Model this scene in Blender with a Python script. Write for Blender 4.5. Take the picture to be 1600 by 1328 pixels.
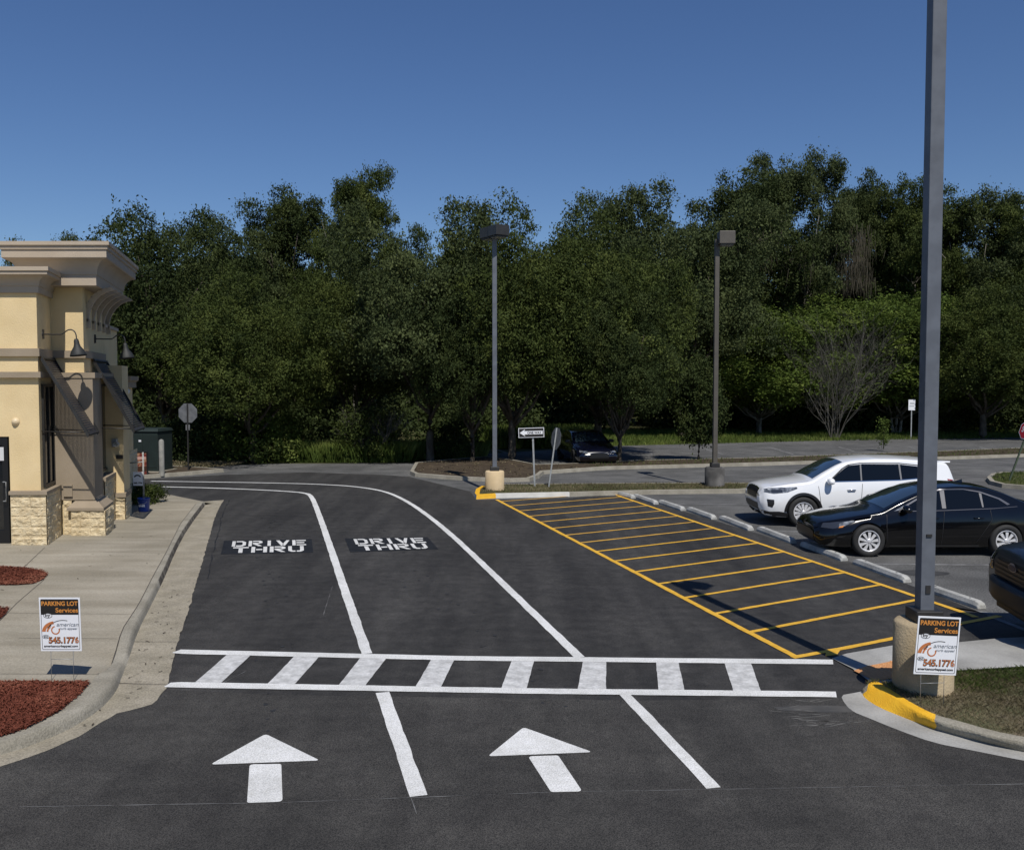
import bpy, bmesh, math, random
import numpy as np
from mathutils import Vector, Matrix, noise
from mathutils.geometry import delaunay_2d_cdt
from mathutils.bvhtree import BVHTree
from mathutils.kdtree import KDTree
for o in list(bpy.data.objects): bpy.data.objects.remove(o)
S = bpy.context.scene; COL = S.collection
R = math.radians
# ---------------- camera, sky, sun, exposure
F, HOR, CZ = 1400.0, 600.0, 3.45
PIT = math.atan((664 - HOR) / F)
cd = bpy.data.cameras.new('camera'); cam = bpy.data.objects.new('camera', cd); COL.objects.link(cam)
cam.location = (0, 0, CZ); cam.rotation_euler = (math.pi/2 - PIT, 0, 0)
cd.sensor_width = 36; cd.lens = 36 * F / 1600; cd.clip_end = 3000; cd.clip_start = .05
S.camera = cam
SUN_EL, SUN_AZ = R(54), R(163.3)      # azimuth clockwise from +Y
w = bpy.data.worlds.new('World'); S.world = w; w.use_nodes = True
nt = w.node_tree; bg = nt.nodes['Background']
sk = nt.nodes.new('ShaderNodeTexSky'); sk.sky_type = 'NISHITA'; sk.sun_disc = False
sk.sun_elevation = SUN_EL; sk.sun_rotation = SUN_AZ
sk.air_density = 1.0; sk.dust_density = 0.0; sk.ozone_density = 6.0; sk.altitude = 0
hs = nt.nodes.new('ShaderNodeHueSaturation'); hs.inputs['Hue'].default_value = .508; hs.inputs['Saturation'].default_value = 1.1; hs.inputs['Value'].default_value = 1.0
nt.links.new(sk.outputs[0], hs.inputs['Color']); nt.links.new(hs.outputs[0], bg.inputs[0]); bg.inputs[1].default_value = 0.08
sd = bpy.data.lights.new('sun', 'SUN'); sd.energy = 4.2; sd.angle = R(.5); sd.color = (1, .955, .88)
sun = bpy.data.objects.new('sun', sd); COL.objects.link(sun)
sdir = Vector((math.sin(SUN_AZ)*math.cos(SUN_EL), math.cos(SUN_AZ)*math.cos(SUN_EL), math.sin(SUN_EL)))
sun.rotation_euler = sdir.to_track_quat('Z', 'Y').to_euler(); sun.location = (0, -10, 20)
S.view_settings.view_transform = 'Standard'; S.view_settings.look = 'None'
S.view_settings.exposure = 0.0; S.view_settings.gamma = 1
S.render.resolution_x = 1024; S.render.resolution_y = 849
try:
    S.cycles.max_bounces = 5; S.cycles.diffuse_bounces = 2; S.cycles.glossy_bounces = 3; S.cycles.transmission_bounces = 3; S.cycles.transparent_max_bounces = 6
except Exception: pass

# ---------------- photo measurements -> world points
def ray(px, py):
    x = (px-800)/F; u = (664-py)/F; c, s = math.cos(PIT), math.sin(PIT)
    return Vector((x, c+u*s, -s+u*c))
def G(px, py, z=0.0):
    d = ray(px, py); t = (z-CZ)/d.z
    return Vector((d.x*t, d.y*t, z))
def D(px, py, Y):
    d = ray(px, py); t = Y/d.y
    return Vector((d.x*t, Y, CZ+d.z*t))
def G2(px, py, z=0.0):
    g = G(px, py, z); return (g.x, g.y)

# ---------------- materials
MATS = {}
def mat(name, col, rough=.6, col2=None, scale=8, detail=4, bump=0, bscale=None, metal=0, coat=0, spec=.5, speck=None, alpha=None, stretch=None, fac=(.35,.65), mid=None, coords='Object'):
    if name in MATS: return MATS[name]
    m = bpy.data.materials.new(name); m.use_nodes = True; n = m.node_tree; L = n.links
    b = n.nodes['Principled BSDF']; b.inputs['Roughness'].default_value = rough; b.inputs['Metallic'].default_value = metal
    b.inputs['Coat Weight'].default_value = coat; b.inputs['Coat Roughness'].default_value = .04; b.inputs['Specular IOR Level'].default_value = spec
    b.inputs['Base Color'].default_value = (*col, 1)
    tc = n.nodes.new('ShaderNodeTexCoord'); out = tc.outputs[coords]
    if stretch:
        mp = n.nodes.new('ShaderNodeMapping'); mp.inputs['Scale'].default_value = stretch; L.new(out, mp.inputs[0]); sout = mp.outputs[0]
    else: sout = out
    cur = None
    if col2:
        no = n.nodes.new('ShaderNodeTexNoise'); no.inputs['Scale'].default_value = scale; no.inputs['Detail'].default_value = detail; L.new(sout, no.inputs['Vector'])
        r = n.nodes.new('ShaderNodeValToRGB'); L.new(no.outputs[0], r.inputs[0])
        r.color_ramp.elements[0].position = fac[0]; r.color_ramp.elements[0].color = (*col, 1)
        r.color_ramp.elements[1].position = fac[1]; r.color_ramp.elements[1].color = (*col2, 1)
        if mid:
            e = r.color_ramp.elements.new((fac[0]+fac[1])/2); e.color = (*mid, 1)
        cur = r.outputs[0]; L.new(cur, b.inputs['Base Color'])
    if speck:   # list of (scale, dark colour, light colour, strength)
        for (sc, c1, c2, f, *st) in speck:
            no = n.nodes.new('ShaderNodeTexNoise'); no.inputs['Scale'].default_value = sc; no.inputs['Detail'].default_value = 3
            if st:
                mp = n.nodes.new('ShaderNodeMapping'); mp.inputs['Scale'].default_value = st[0]; L.new(out, mp.inputs[0]); L.new(mp.outputs[0], no.inputs['Vector'])
            else: L.new(out, no.inputs['Vector'])
            r = n.nodes.new('ShaderNodeValToRGB'); L.new(no.outputs[0], r.inputs[0])
            r.color_ramp.elements[0].position = .38; r.color_ramp.elements[0].color = (*c1, 1)
            r.color_ramp.elements[1].position = .62; r.color_ramp.elements[1].color = (*c2, 1)
            mx = n.nodes.new('ShaderNodeMix'); mx.data_type = 'RGBA'; mx.blend_type = 'MULTIPLY'; mx.inputs[0].default_value = f
            if cur: L.new(cur, mx.inputs[6])
            else: mx.inputs[6].default_value = (*col, 1)
            L.new(r.outputs[0], mx.inputs[7]); cur = mx.outputs[2]
        L.new(cur, b.inputs['Base Color'])
    if bump:
        nb = n.nodes.new('ShaderNodeTexNoise'); nb.inputs['Scale'].default_value = bscale or 40; nb.inputs['Detail'].default_value = 4; L.new(out, nb.inputs['Vector'])
        bp = n.nodes.new('ShaderNodeBump'); bp.inputs['Strength'].default_value = bump; bp.inputs['Distance'].default_value = .02
        L.new(nb.outputs[0], bp.inputs['Height']); L.new(bp.outputs[0], b.inputs['Normal'])
    MATS[name] = m; return m

def leafmat(name, c1, c2, c3, trans=.25, rough=.55):
    m = bpy.data.materials.new(name); m.use_nodes = True; n = m.node_tree; L = n.links
    b = n.nodes['Principled BSDF']; b.inputs['Roughness'].default_value = .7; b.inputs['Specular IOR Level'].default_value = .12
    ge = n.nodes.new('ShaderNodeNewGeometry'); r = n.nodes.new('ShaderNodeValToRGB')
    tc = n.nodes.new('ShaderNodeTexCoord'); no = n.nodes.new('ShaderNodeTexNoise'); no.inputs['Scale'].default_value = .55; no.inputs['Detail'].default_value = 3
    L.new(tc.outputs['Object'], no.inputs['Vector'])
    mt = n.nodes.new('ShaderNodeMath'); mt.operation = 'MULTIPLY_ADD'; mt.inputs[1].default_value = .28
    L.new(ge.outputs['Random Per Island'], mt.inputs[0])
    m2 = n.nodes.new('ShaderNodeMath'); m2.operation = 'MULTIPLY_ADD'; m2.inputs[1].default_value = 2.0; m2.inputs[2].default_value = -.64
    L.new(no.outputs[0], m2.inputs[0]); L.new(m2.outputs[0], mt.inputs[2]); L.new(mt.outputs[0], r.inputs[0])
    e = r.color_ramp.elements; e[0].position = .1; e[0].color = (*c1, 1); e[1].position = .95; e[1].color = (*c3, 1)
    x = e.new(.55); x.color = (*c2, 1)
    L.new(r.outputs[0], b.inputs['Base Color'])
    t = n.nodes.new('ShaderNodeBsdfTranslucent'); L.new(r.outputs[0], t.inputs[0])
    mx = n.nodes.new('ShaderNodeMixShader'); mx.inputs[0].default_value = trans
    L.new(b.outputs[0], mx.inputs[1]); L.new(t.outputs[0], mx.inputs[2]); L.new(mx.outputs[0], n.nodes['Material Output'].inputs[0])
    return m

asph_new = mat('sealed asphalt', (.031,.030,.0293), .75, (.051,.0495,.048), scale=.6, detail=6, bump=.5, bscale=130, spec=.3,
               speck=[(85,(.5,.5,.5),(1.5,1.48,1.44),.8),(5,(.8,.8,.8),(1.2,1.2,1.2),.7),(2.4,(.72,.72,.72),(1.22,1.22,1.2),.6,(1,.1,1)),(3.5,(.8,.8,.8),(1.18,1.17,1.16),.45,(.14,1,1))], stretch=(1,.3,1))
asph_near = mat('coarse asphalt', (.038,.037,.036), .8, (.054,.0525,.0505), scale=.7, detail=6, bump=.6, bscale=100, spec=.3,
               speck=[(100,(.4,.4,.4),(1.75,1.7,1.62),.9),(6,(.88,.88,.88),(1.1,1.1,1.1),.8),(2,(.8,.8,.8),(1.15,1.15,1.14),.7,(1,.15,1)),(1.6,(.82,.82,.82),(1.14,1.14,1.13),.6,(.2,1,1))])
asph_old = mat('weathered asphalt', (.085,.085,.084), .85, (.125,.124,.12), scale=.35, detail=7, bump=.5, bscale=80, spec=.25,
               speck=[(38,(.5,.5,.5),(1.5,1.5,1.5),.85),(1.2,(.75,.75,.75),(1.2,1.2,1.2),.7)])
conc = mat('pale concrete', (.275,.245,.19), .85, (.345,.312,.25), scale=1.3, detail=7, bump=.3, bscale=60, spec=.25,
           speck=[(45,(.8,.8,.8),(1.15,1.15,1.15),.6),(.5,(.82,.82,.8),(1.1,1.1,1.1),.8)], stretch=(.35,2.2,1))
gut = mat('gutter concrete', (.28,.25,.19), .9, (.34,.305,.24), scale=2.2, detail=8, bump=.5, bscale=50, spec=.2,
          speck=[(60,(.7,.7,.7),(1.2,1.2,1.2),.7),(3,(.88,.88,.88),(1.06,1.06,1.06),.8)])
kerbm = mat('kerb concrete', (.25,.23,.185), .9, (.34,.315,.26), scale=2.5, detail=8, bump=.5, bscale=50, spec=.2, speck=[(50,(.75,.75,.75),(1.15,1.15,1.15),.7)])
newconc = mat('fresh concrete', (.27,.265,.25), .85, (.4,.395,.375), scale=1.6, detail=6, bump=.3, bscale=60, spec=.2, speck=[(50,(.85,.85,.85),(1.1,1.1,1.1),.5)])
white = mat('white road paint', (.72,.72,.7), .6, (.8,.8,.79), scale=9, detail=8, bump=.4, bscale=100, speck=[(70,(.68,.68,.68),(1.08,1.08,1.08),.8),(1.1,(.86,.86,.85),(1.04,1.04,1.04),.8)], spec=.3)
white_worn = mat('worn white road paint', (.45,.45,.44), .65, (.66,.66,.65), scale=7, detail=9, bump=.4, bscale=100, speck=[(30,(.84,.84,.85),(1.06,1.06,1.06),.8)], spec=.3)
yellow = mat('yellow road paint', (.68,.38,.035), .6, (.8,.47,.06), scale=9, detail=8, bump=.4, bscale=100, speck=[(60,(.8,.78,.75),(1.05,1.05,1.05),.7)], spec=.3)
yellow_thin = mat('thin yellow road paint', (.58,.33,.06), .6, (.72,.42,.08), scale=5, detail=8, bump=.4, bscale=100, speck=[(60,(.75,.72,.7),(1.05,1.05,1.05),.7)], spec=.3)
kyellow = mat('yellow kerb paint', (.8,.42,.018), .55, (.86,.48,.025), scale=6, detail=6, bump=.6, bscale=60)
blackbox = mat('black masking paint', (.012,.013,.015), .6, (.02,.021,.023), scale=5, bump=.3, bscale=120, spec=.3)
soil = mat('ground turf', (.05,.06,.022), .95, (.09,.085,.04), scale=.8, detail=8, bump=.6, bscale=25, spec=.1)
mulchb = mat('red mulch bed', (.07,.02,.014), .95, (.13,.042,.028), scale=40, detail=5, bump=1, bscale=50, spec=.1)
stucco = mat('cream stucco', (.7,.54,.3), .9, (.74,.58,.335), scale=2, detail=5, bump=.35, bscale=45, spec=.15, speck=[(1.2,(.94,.94,.94),(1.03,1.03,1.03),.8)])
taupe = mat('taupe trim stucco', (.29,.235,.17), .9, (.33,.27,.2), scale=2, detail=5, bump=.25, bscale=45, spec=.15)
taupe_l = mat('light trim stucco', (.42,.35,.27), .9, (.46,.385,.3), scale=2, detail=5, bump=.25, bscale=45, spec=.15)
stone = mat('split face block', (.6,.48,.3), .95, (.7,.59,.4), scale=14, detail=8, bump=1, bscale=35, spec=.1, speck=[(5,(.8,.78,.74),(1.08,1.08,1.06),.7)])
darkm = mat('dark bronze metal', (.022,.021,.02), .45, (.03,.029,.028), scale=5, metal=.0, spec=.5)
greym = mat('weathered grey pole paint', (.105,.115,.135), .45, (.125,.137,.16), scale=3, detail=8, spec=.4, speck=[(8,(.85,.85,.85),(1.1,1.1,1.1),.6)])
tanm = mat('tan lamp housing', (.075,.066,.055), .5, (.09,.08,.066), scale=4)
galv = mat('galvanised steel', (.35,.36,.36), .5, (.45,.46,.46), scale=12, metal=.5)
glassm = mat('dark window glass', (.008,.01,.012), .06, spec=.8)
blackr = mat('black rubber', (.014,.014,.014), .75, (.02,.02,.02), scale=20)
blackp = mat('black plastic', (.012,.012,.013), .4)
bark = mat('tree bark', (.055,.045,.035), .95, (.11,.095,.075), scale=6, detail=8, bump=1, bscale=12, spec=.1, stretch=(1,1,.3))
barkp = mat('pale bark', (.16,.145,.12), .95, (.27,.25,.215), scale=6, detail=8, bump=1, bscale=12, spec=.1, stretch=(1,1,.3))
oakleaf = leafmat('oak leaves', (.031,.045,.012), (.057,.076,.018), (.106,.126,.032), .22)
duskleaf = leafmat('dark oak leaves', (.023,.035,.011), (.041,.057,.017), (.076,.094,.029), .2)
paleleaf = leafmat('grey green leaves', (.034,.048,.018), (.062,.08,.029), (.11,.132,.05), .22)
freshleaf = leafmat('bright yellow green leaves', (.05,.078,.016), (.09,.13,.024), (.16,.2,.042), .3)
weedleaf = leafmat('weed leaves', (.05,.08,.016), (.1,.14,.03), (.19,.22,.06), .3)
grassm = leafmat('grass blades', (.05,.075,.02), (.09,.12,.03), (.16,.17,.06), .3)
drym = leafmat('dry grass blades', (.07,.06,.032), (.14,.118,.068), (.27,.225,.14), .2)
mossm = leafmat('hanging moss', (.04,.036,.025), (.07,.062,.045), (.12,.108,.08), .2)
mulchm = leafmat('mulch chips', (.065,.021,.014), (.15,.045,.027), (.29,.12,.075), 0)

# ---------------- object helpers
def link(name, me, parent=None):
    o = bpy.data.objects.new(name, me); COL.objects.link(o)
    if parent is not None: o.parent = parent
    return o
def tag(o, label=None, cat=None, group=None, kind=None):
    if label: o['label'] = label
    if cat: o['category'] = cat
    if group: o['group'] = group
    if kind: o['kind'] = kind
    return o
def thing(name, label, cat, loc=(0,0,0), rz=0, group=None):
    o = bpy.data.objects.new(name, None); COL.objects.link(o); o.location = loc; o.rotation_euler = (0,0,rz); o.empty_display_size = .3
    return tag(o, label, cat, group)
class MB:
    """collects geometry for ONE mesh object"""
    def __init__(s): s.v = []; s.f = []; s.mi = []; s.sm = []
    def add(s, vs, fs, mi=0, smooth=False):
        b = len(s.v); s.v += [tuple(v) for v in vs]
        for f in fs: s.f.append(tuple(b+i for i in f)); s.mi.append(mi); s.sm.append(smooth)
    def box(s, c, d, rz=0, mi=0, M=None):
        hx, hy, hz = d[0]/2, d[1]/2, d[2]/2
        vs = [Vector((x,y,z)) for x in (-hx,hx) for y in (-hy,hy) for z in (-hz,hz)]
        if M is None: M = Matrix.Rotation(rz, 4, 'Z')
        vs = [M @ v + Vector(c) for v in vs]
        s.add(vs, [(0,1,3,2),(4,6,7,5),(0,4,5,1),(2,3,7,6),(0,2,6,4),(1,5,7,3)], mi)
    def hexa(s, p, mi=0):   # 8 corners: bottom 4 then top 4, same order
        s.add(p, [(3,2,1,0),(4,5,6,7),(0,1,5,4),(1,2,6,5),(2,3,7,6),(3,0,4,7)], mi)
    def tube(s, pts, rad, seg=8, mi=0, cap=True, smooth=True):
        pts = [Vector(p) for p in pts]; n = len(pts)
        if not hasattr(rad, '__len__'): rad = [rad]*n
        vs = []; up = Vector((0,0,1))
        for i, p in enumerate(pts):
            t = (pts[min(i+1,n-1)] - pts[max(i-1,0)]).normalized()
            a = t.cross(up)
            if a.length < .05: a = t.cross(Vector((1,0,0)))
            a.normalize(); b = a.cross(t).normalized()
            for k in range(seg):
                th = 2*math.pi*k/seg
                vs.append(p + (a*math.cos(th) + b*math.sin(th))*rad[i])
        fs = []
        for i in range(n-1):
            for k in range(seg):
                k2 = (k+1) % seg
                fs.append((i*seg+k, i*seg+k2, (i+1)*seg+k2, (i+1)*seg+k))
        s.add(vs, fs, mi, smooth)
        if cap:
            b0 = len(s.v)-n*seg
            s.f.append(tuple(b0+k for k in range(seg))[::-1]); s.mi.append(mi); s.sm.append(False)
            s.f.append(tuple(b0+(n-1)*seg+k for k in range(seg))); s.mi.append(mi); s.sm.append(False)
    def lathe(s, prof, c=(0,0,0), seg=24, axis='Z', mi=0, smooth=True):
        vs = []
        for (r, h) in prof:
            for k in range(seg):
                th = 2*math.pi*k/seg; x, y = r*math.cos(th), r*math.sin(th)
                v = (x, y, h) if axis == 'Z' else ((x, h, y) if axis == 'Y' else (h, x, y))
                vs.append(Vector(v)+Vector(c))
        fs = []
        for i in range(len(prof)-1):
            for k in range(seg):
                k2 = (k+1) % seg; fs.append((i*seg+k, i*seg+k2, (i+1)*seg+k2, (i+1)*seg+k))
        s.add(vs, fs, mi, smooth)
    def poly(s, pts, mi=0): s.add(pts, [tuple(range(len(pts)))], mi)
    def build(s, name, mats, parent=None, bevel=0, recalc=True):
        me = bpy.data.meshes.new(name); me.from_pydata(s.v, [], s.f)
        for m in (mats if isinstance(mats, (list,tuple)) else [mats]): me.materials.append(m)
        me.polygons.foreach_set('material_index', s.mi); me.polygons.foreach_set('use_smooth', s.sm)
        if recalc:
            bm = bmesh.new(); bm.from_mesh(me); bmesh.ops.recalc_face_normals(bm, faces=bm.faces); bm.to_mesh(me); bm.free()
        me.update(); o = link(name, me, parent)
        if bevel:
            b = o.modifiers.new('bevel', 'BEVEL'); b.width = bevel; b.segments = 2; b.limit_method = 'ANGLE'
        return o
def resample(pts, n):
    pts = [Vector(p) for p in pts]; L = [0]
    for a, b in zip(pts, pts[1:]): L.append(L[-1]+(b-a).length)
    out = []
    for i in range(n):
        t = L[-1]*i/(n-1); k = max(0, min(len(pts)-2, np.searchsorted(L, t)-1))
        q = (t-L[k])/max(1e-9, L[k+1]-L[k]); out.append(pts[k].lerp(pts[k+1], min(1,max(0,q))))
    return out
def smooth_line(pts, it=2):
    pts = [Vector(p) for p in pts]
    for _ in range(it):
        q = [pts[0]]
        for a, b in zip(pts, pts[1:]): q += [a.lerp(b,.25), a.lerp(b,.75)]
        q.append(pts[-1]); pts = q
    return pts
def sheet(name, poly, z, m, parent=None, step=0, zf=None, build=True):
    poly = [(p[0], p[1]) for p in poly]; pts = [Vector(p) for p in poly]; n = len(pts)
    if step:
        xs = [p[0] for p in poly]; ys = [p[1] for p in poly]
        for x in np.arange(min(xs)+step/2, max(xs), step):
            for y in np.arange(min(ys)+step/2, max(ys), step):
                pts.append(Vector((x+random.uniform(-.1,.1)*step, y+random.uniform(-.1,.1)*step)))
    vs, es, fs, *_ = delaunay_2d_cdt(pts, [], [list(range(n))], 1, 1e-6)
    mb = MB(); mb.add([(v.x, v.y, zf(v.x, v.y) if zf else z) for v in vs], [tuple(f) for f in fs], 0, bool(zf))
    if not build: return mb
    o = mb.build(name, m, parent, recalc=False)
    me = o.data
    if len(me.polygons) and me.polygons[0].normal.z < 0: me.flip_normals()
    return o
def loft(name, lines, n, m, parent=None, mi=None):
    ls = [resample(l, n) for l in lines]; mb = MB(); vs = [v for l in ls for v in l]; fs = []
    for j in range(len(ls)-1):
        for i in range(n-1): fs.append((j*n+i, j*n+i+1, (j+1)*n+i+1, (j+1)*n+i))
    mb.add(vs, fs, 0, True); return mb.build(name, m, parent)
def stripe_pts(pts, w, z):
    """left and right edges of a painted line of width w along world points"""
    pts = [Vector((p[0], p[1], 0)) for p in pts]; l, r = [], []
    for i, p in enumerate(pts):
        t = (pts[min(i+1,len(pts)-1)]-pts[max(i-1,0)]).normalized(); nrm = Vector((-t.y, t.x, 0))*w/2
        l.append(p+nrm+Vector((0,0,z))); r.append(p-nrm+Vector((0,0,z)))
    return l, r
def stripe(mb, pts, w, z, wob=.004, mi=0):
    L = sum((Vector(b)-Vector(a)).length for a, b in zip(pts, pts[1:]))
    pts = resample([Vector((p[0],p[1],0)) for p in pts], max(3, int(L/.12)))
    l, r = stripe_pts(pts, w, z); n = len(l)
    sd_ = random.uniform(0,99); dr_ = lambda v: Vector((noise.noise(v*2.3+Vector((sd_,0,0)))*wob*2.2, noise.noise(v*2.3+Vector((0,sd_,0)))*wob*2.2, 0))
    l = [v+dr_(v)+Vector((random.uniform(-wob,wob), random.uniform(-wob,wob), 0)) for v in l]
    r = [v+dr_(v*1.1)+Vector((random.uniform(-wob,wob), random.uniform(-wob,wob), 0)) for v in r]
    mb.add(l+r, [(i, n+i, n+i+1, i+1) for i in range(n-1)], mi)
def text_mesh(body, size, m, name, parent, loc, rot=(math.pi/2,0,0), width=None, bold=0, italic=0, align='LEFT', ext=0.0008):
    c = bpy.data.curves.new(name, 'FONT'); c.body = body; c.size = size; c.offset = bold; c.shear = italic; c.align_x = align; c.extrude = ext
    t = bpy.data.objects.new('t', c); COL.objects.link(t); dg = bpy.context.evaluated_depsgraph_get()
    me = bpy.data.meshes.new_from_object(t.evaluated_get(dg)); bpy.data.objects.remove(t); me.name = name
    if width:
        xs = [v.co.x for v in me.vertices]; k = width/(max(xs)-min(xs))
        x0 = min(xs)
        for v in me.vertices: v.co.x = (v.co.x-x0)*k
    me.materials.clear(); me.materials.append(m)
    o = link(name, me, parent); o.location = loc; o.rotation_euler = rot; return o
def np_mesh(name, V, nper, m, parent=None, smooth=False):
    """V: (n, nper, 3) array, each row a separate face"""
    n = len(V); me = bpy.data.meshes.new(name)
    me.vertices.add(n*nper); me.vertices.foreach_set('co', V.reshape(-1).astype(np.float32))
    me.loops.add(n*nper); me.loops.foreach_set('vertex_index', np.arange(n*nper, dtype=np.int32))
    me.polygons.add(n); me.polygons.foreach_set('loop_start', np.arange(0, n*nper, nper, dtype=np.int32))
    me.polygons.foreach_set('loop_total', np.full(n, nper, dtype=np.int32))
    me.update(calc_edges=True); me.materials.append(m)
    return me
def copy_tree(o, parent=None):
    c = o.copy(); COL.objects.link(c)
    if parent is not None: c.parent = parent
    for ch in list(o.children): copy_tree(ch, c)
    return c
random.seed(7); rng = np.random.default_rng(11)

# ======================= GROUND AND PAVING
tag(sheet('ground', [(-400,-60),(400,-60),(400,900),(-400,900)], -.03, soil), kind='structure')
far_edge = [G2(350,727), G2(430,724.5), G2(560,724), G2(645,724), G2(760,709), G2(957,697), G2(1180,691), G2(1380,685), G2(1600,681)]
old_poly = [(-60,-30),(60,-30),(60,58)] + [(p[0],p[1]) for p in reversed(far_edge)] + [(-12.8,36.2), (-40,36.2), (-60,36.2)]
tag(sheet('road', old_poly, 0, asph_old), kind='structure')
lot_poly = [(-30,-20),(30,-20),(30,9.2),(9.5,11.6), G2(1570,972), G2(1540,960), G2(1411,910), G2(1316,873), G2(1168,829), G2(1063,797), G2(955,770), G2(895,778), G2(745,781), G2(735,768), G2(640,745), G2(600,742), G2(480,738), G2(350,742), G2(240,748), (-30,33.4)]
lot = tag(sheet('parking_lot', lot_poly, .004, asph_new), kind='structure')
near_poly = [(-30,-20),(30,-20),(30,8.5), G2(1500,1100), G2(1308,1092), G2(1000,1095), G2(700,1090), G2(420,1086), G2(262,1078), (-9,10)]
tag(sheet('driveway', near_poly, .007, asph_near), kind='structure')
# --- left kerb, gutter and sidewalk
RAMP = G(186, 1040); 
def dip(x, y): return math.exp(-(((x-RAMP.x)/.55)**2 + ((y-RAMP.y)/.38)**2))
def swz(x, y): return .125 - .1*dip(x, y)
def P12(l, z): return [G(a, b, z) for a, b in l]
A_ = smooth_line(P12([(312,784),(306,787),(282,818),(260,862),(239,900),(217,943),(192,981),(174,1029),(166,1045),(153.5,1051),(142,1066),(129,1083),(97,1110),(45,1137),(0,1151),(-90,1172)], .125), 1)
B_ = smooth_line(P12([(319,783),(290,820),(270,856),(254,893),(236,928),(210,976),(196,1018),(184,1046),(178,1063),(158,1087),(133,1105),(102,1123),(45,1146),(0,1160),(-90,1181)], .12), 1)
C_ = smooth_line(P12([(323,784.5),(296,823),(277,857),(262,893),(245,930),(220,981),(206,1020),(194,1048),(187,1068),(168,1092),(142,1112),(109,1132),(52,1158),(0,1174),(-90,1196)], .012), 1)
E_ = smooth_line(P12([(350,781),(338,800),(321,860),(301,930),(284,985),(272,1020),(262,1070),(245,1097),(217,1107),(185,1112),(158,1128),(131,1146),(90,1166),(45,1183),(0,1198),(-90,1226)], .009), 1)
def fix(l, f=swz, add=0): return [Vector((p.x, p.y, f(p.x, p.y)+add)) for p in l]
A2 = fix(A_); B2 = [Vector((p.x,p.y,max(.02,.118-.1*dip(p.x,p.y)))) for p in B_]
n = 160
As, Bs, Es = [resample(l, n) for l in (A2, B2, E_)]
Cs = []
for i in range(n):
    t = (Bs[min(i+1,n-1)]-Bs[max(i-1,0)]); t.z = 0; t.normalize(); Cs.append(Vector((Bs[i].x-t.y*.035, Bs[i].y+t.x*.035, .012)))
Bm = [a.lerp(b, .8)+Vector((0,0,.006)) for a, b in zip(As, Bs)]
BC = [b.lerp(c, .55) + Vector((0,0,-.006)) for b, c in zip(Bs, Cs)]
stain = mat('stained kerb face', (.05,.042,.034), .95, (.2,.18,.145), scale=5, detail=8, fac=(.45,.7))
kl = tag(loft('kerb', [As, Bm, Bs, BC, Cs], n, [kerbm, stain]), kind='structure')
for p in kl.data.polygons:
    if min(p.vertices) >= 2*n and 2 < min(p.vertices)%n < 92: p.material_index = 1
Ej = [e + Vector((noise.noise(e*6)*.03, noise.noise(e*6+Vector((9,0,0)))*.02, 0)) for e in Es]
tag(loft('gutter', [[c+Vector((0,0,0)) for c in Cs], [c.lerp(e,.5)+Vector((0,0,-.002)) for c, e in zip(Cs,Es)], Ej], n, gut), kind='structure')
side_poly = [(p.x, p.y) for p in As] + [(-14,7),(-30,7),(-30,26.6),G2(225,769,.12)]
sw = tag(sheet('sidewalk', side_poly, .125, conc, step=.22, zf=swz), kind='structure')
# far end of the sidewalk: low step down to the drive
mb = MB(); e0, e1 = As[0], Es[0]
mb.add([(e1.x,e1.y,.01),(As[0].x,As[0].y,.125),(*G2(225,769,.12),.125),(-30,26.6,.125),(-30,26.9,.006),(*G2(225,765,0),.006),(Cs[0].x+.1,Cs[0].y+.35,.008)],[(0,1,6),(1,2,5,6),(2,3,4,5)])
tag(mb.build('kerb_end', gut), kind='structure')
jm = mat('joint shadow gap', (.07,.06,.05), .95)
jb = MB()
for l in ([(70,855),(37,886)], [(68,906),(27,941),(0,969)], [(306,787),(282,818),(260,862),(239,900),(217,943),(192,981),(174,1029),(166,1045),(153,1052)]):
    pts = resample([G(a,b,.13) for a,b in l], 30); le, ri = stripe_pts(pts, .011, .1285)
    pass
    le = [Vector((p.x,p.y,swz(p.x,p.y)+.004)) for p in le]; ri = [Vector((p.x,p.y,swz(p.x,p.y)+.004)) for p in ri]
    jb.add(le+ri, [(i, 30+i, 31+i, i+1) for i in range(29)])
for l in ([(0,1052),(153,1052)],[(0,957),(205,959)],[(30,996),(182,997)],[(160,862),(258,864)],[(176,815),(283,817)],[(0,1066),(142,1066)]):
    pts = resample([G(a,b,.13) for a,b in l], 20); le, ri = stripe_pts(pts, .007, .1285)
    le = [Vector((p.x,p.y,swz(p.x,p.y)+.003)) for p in le]; ri = [Vector((p.x,p.y,swz(p.x,p.y)+.003)) for p in ri]
    jb.add(le+ri, [(i, 20+i, 21+i, i+1) for i in range(19)])
jb.build('joint', jm, sw)
gj = MB()
for a, b in (((203,1004),(276,1004)),((186,1069),(262,1071))): 
    stripe(gj, [G2(*a), G2(*b)], .008, .0165, .002)
gj.build('joint', jm, sw)
# old tar joint edge line on the lot beside gutter
ed = MB(); pts = [e+Vector((.17+.05*noise.noise(e*1.3), 0, 0)) for e in Es[:90]]
stripe(ed, pts, .018, .0075, .006); ed.build('crack', blackbox, lot)

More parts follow.
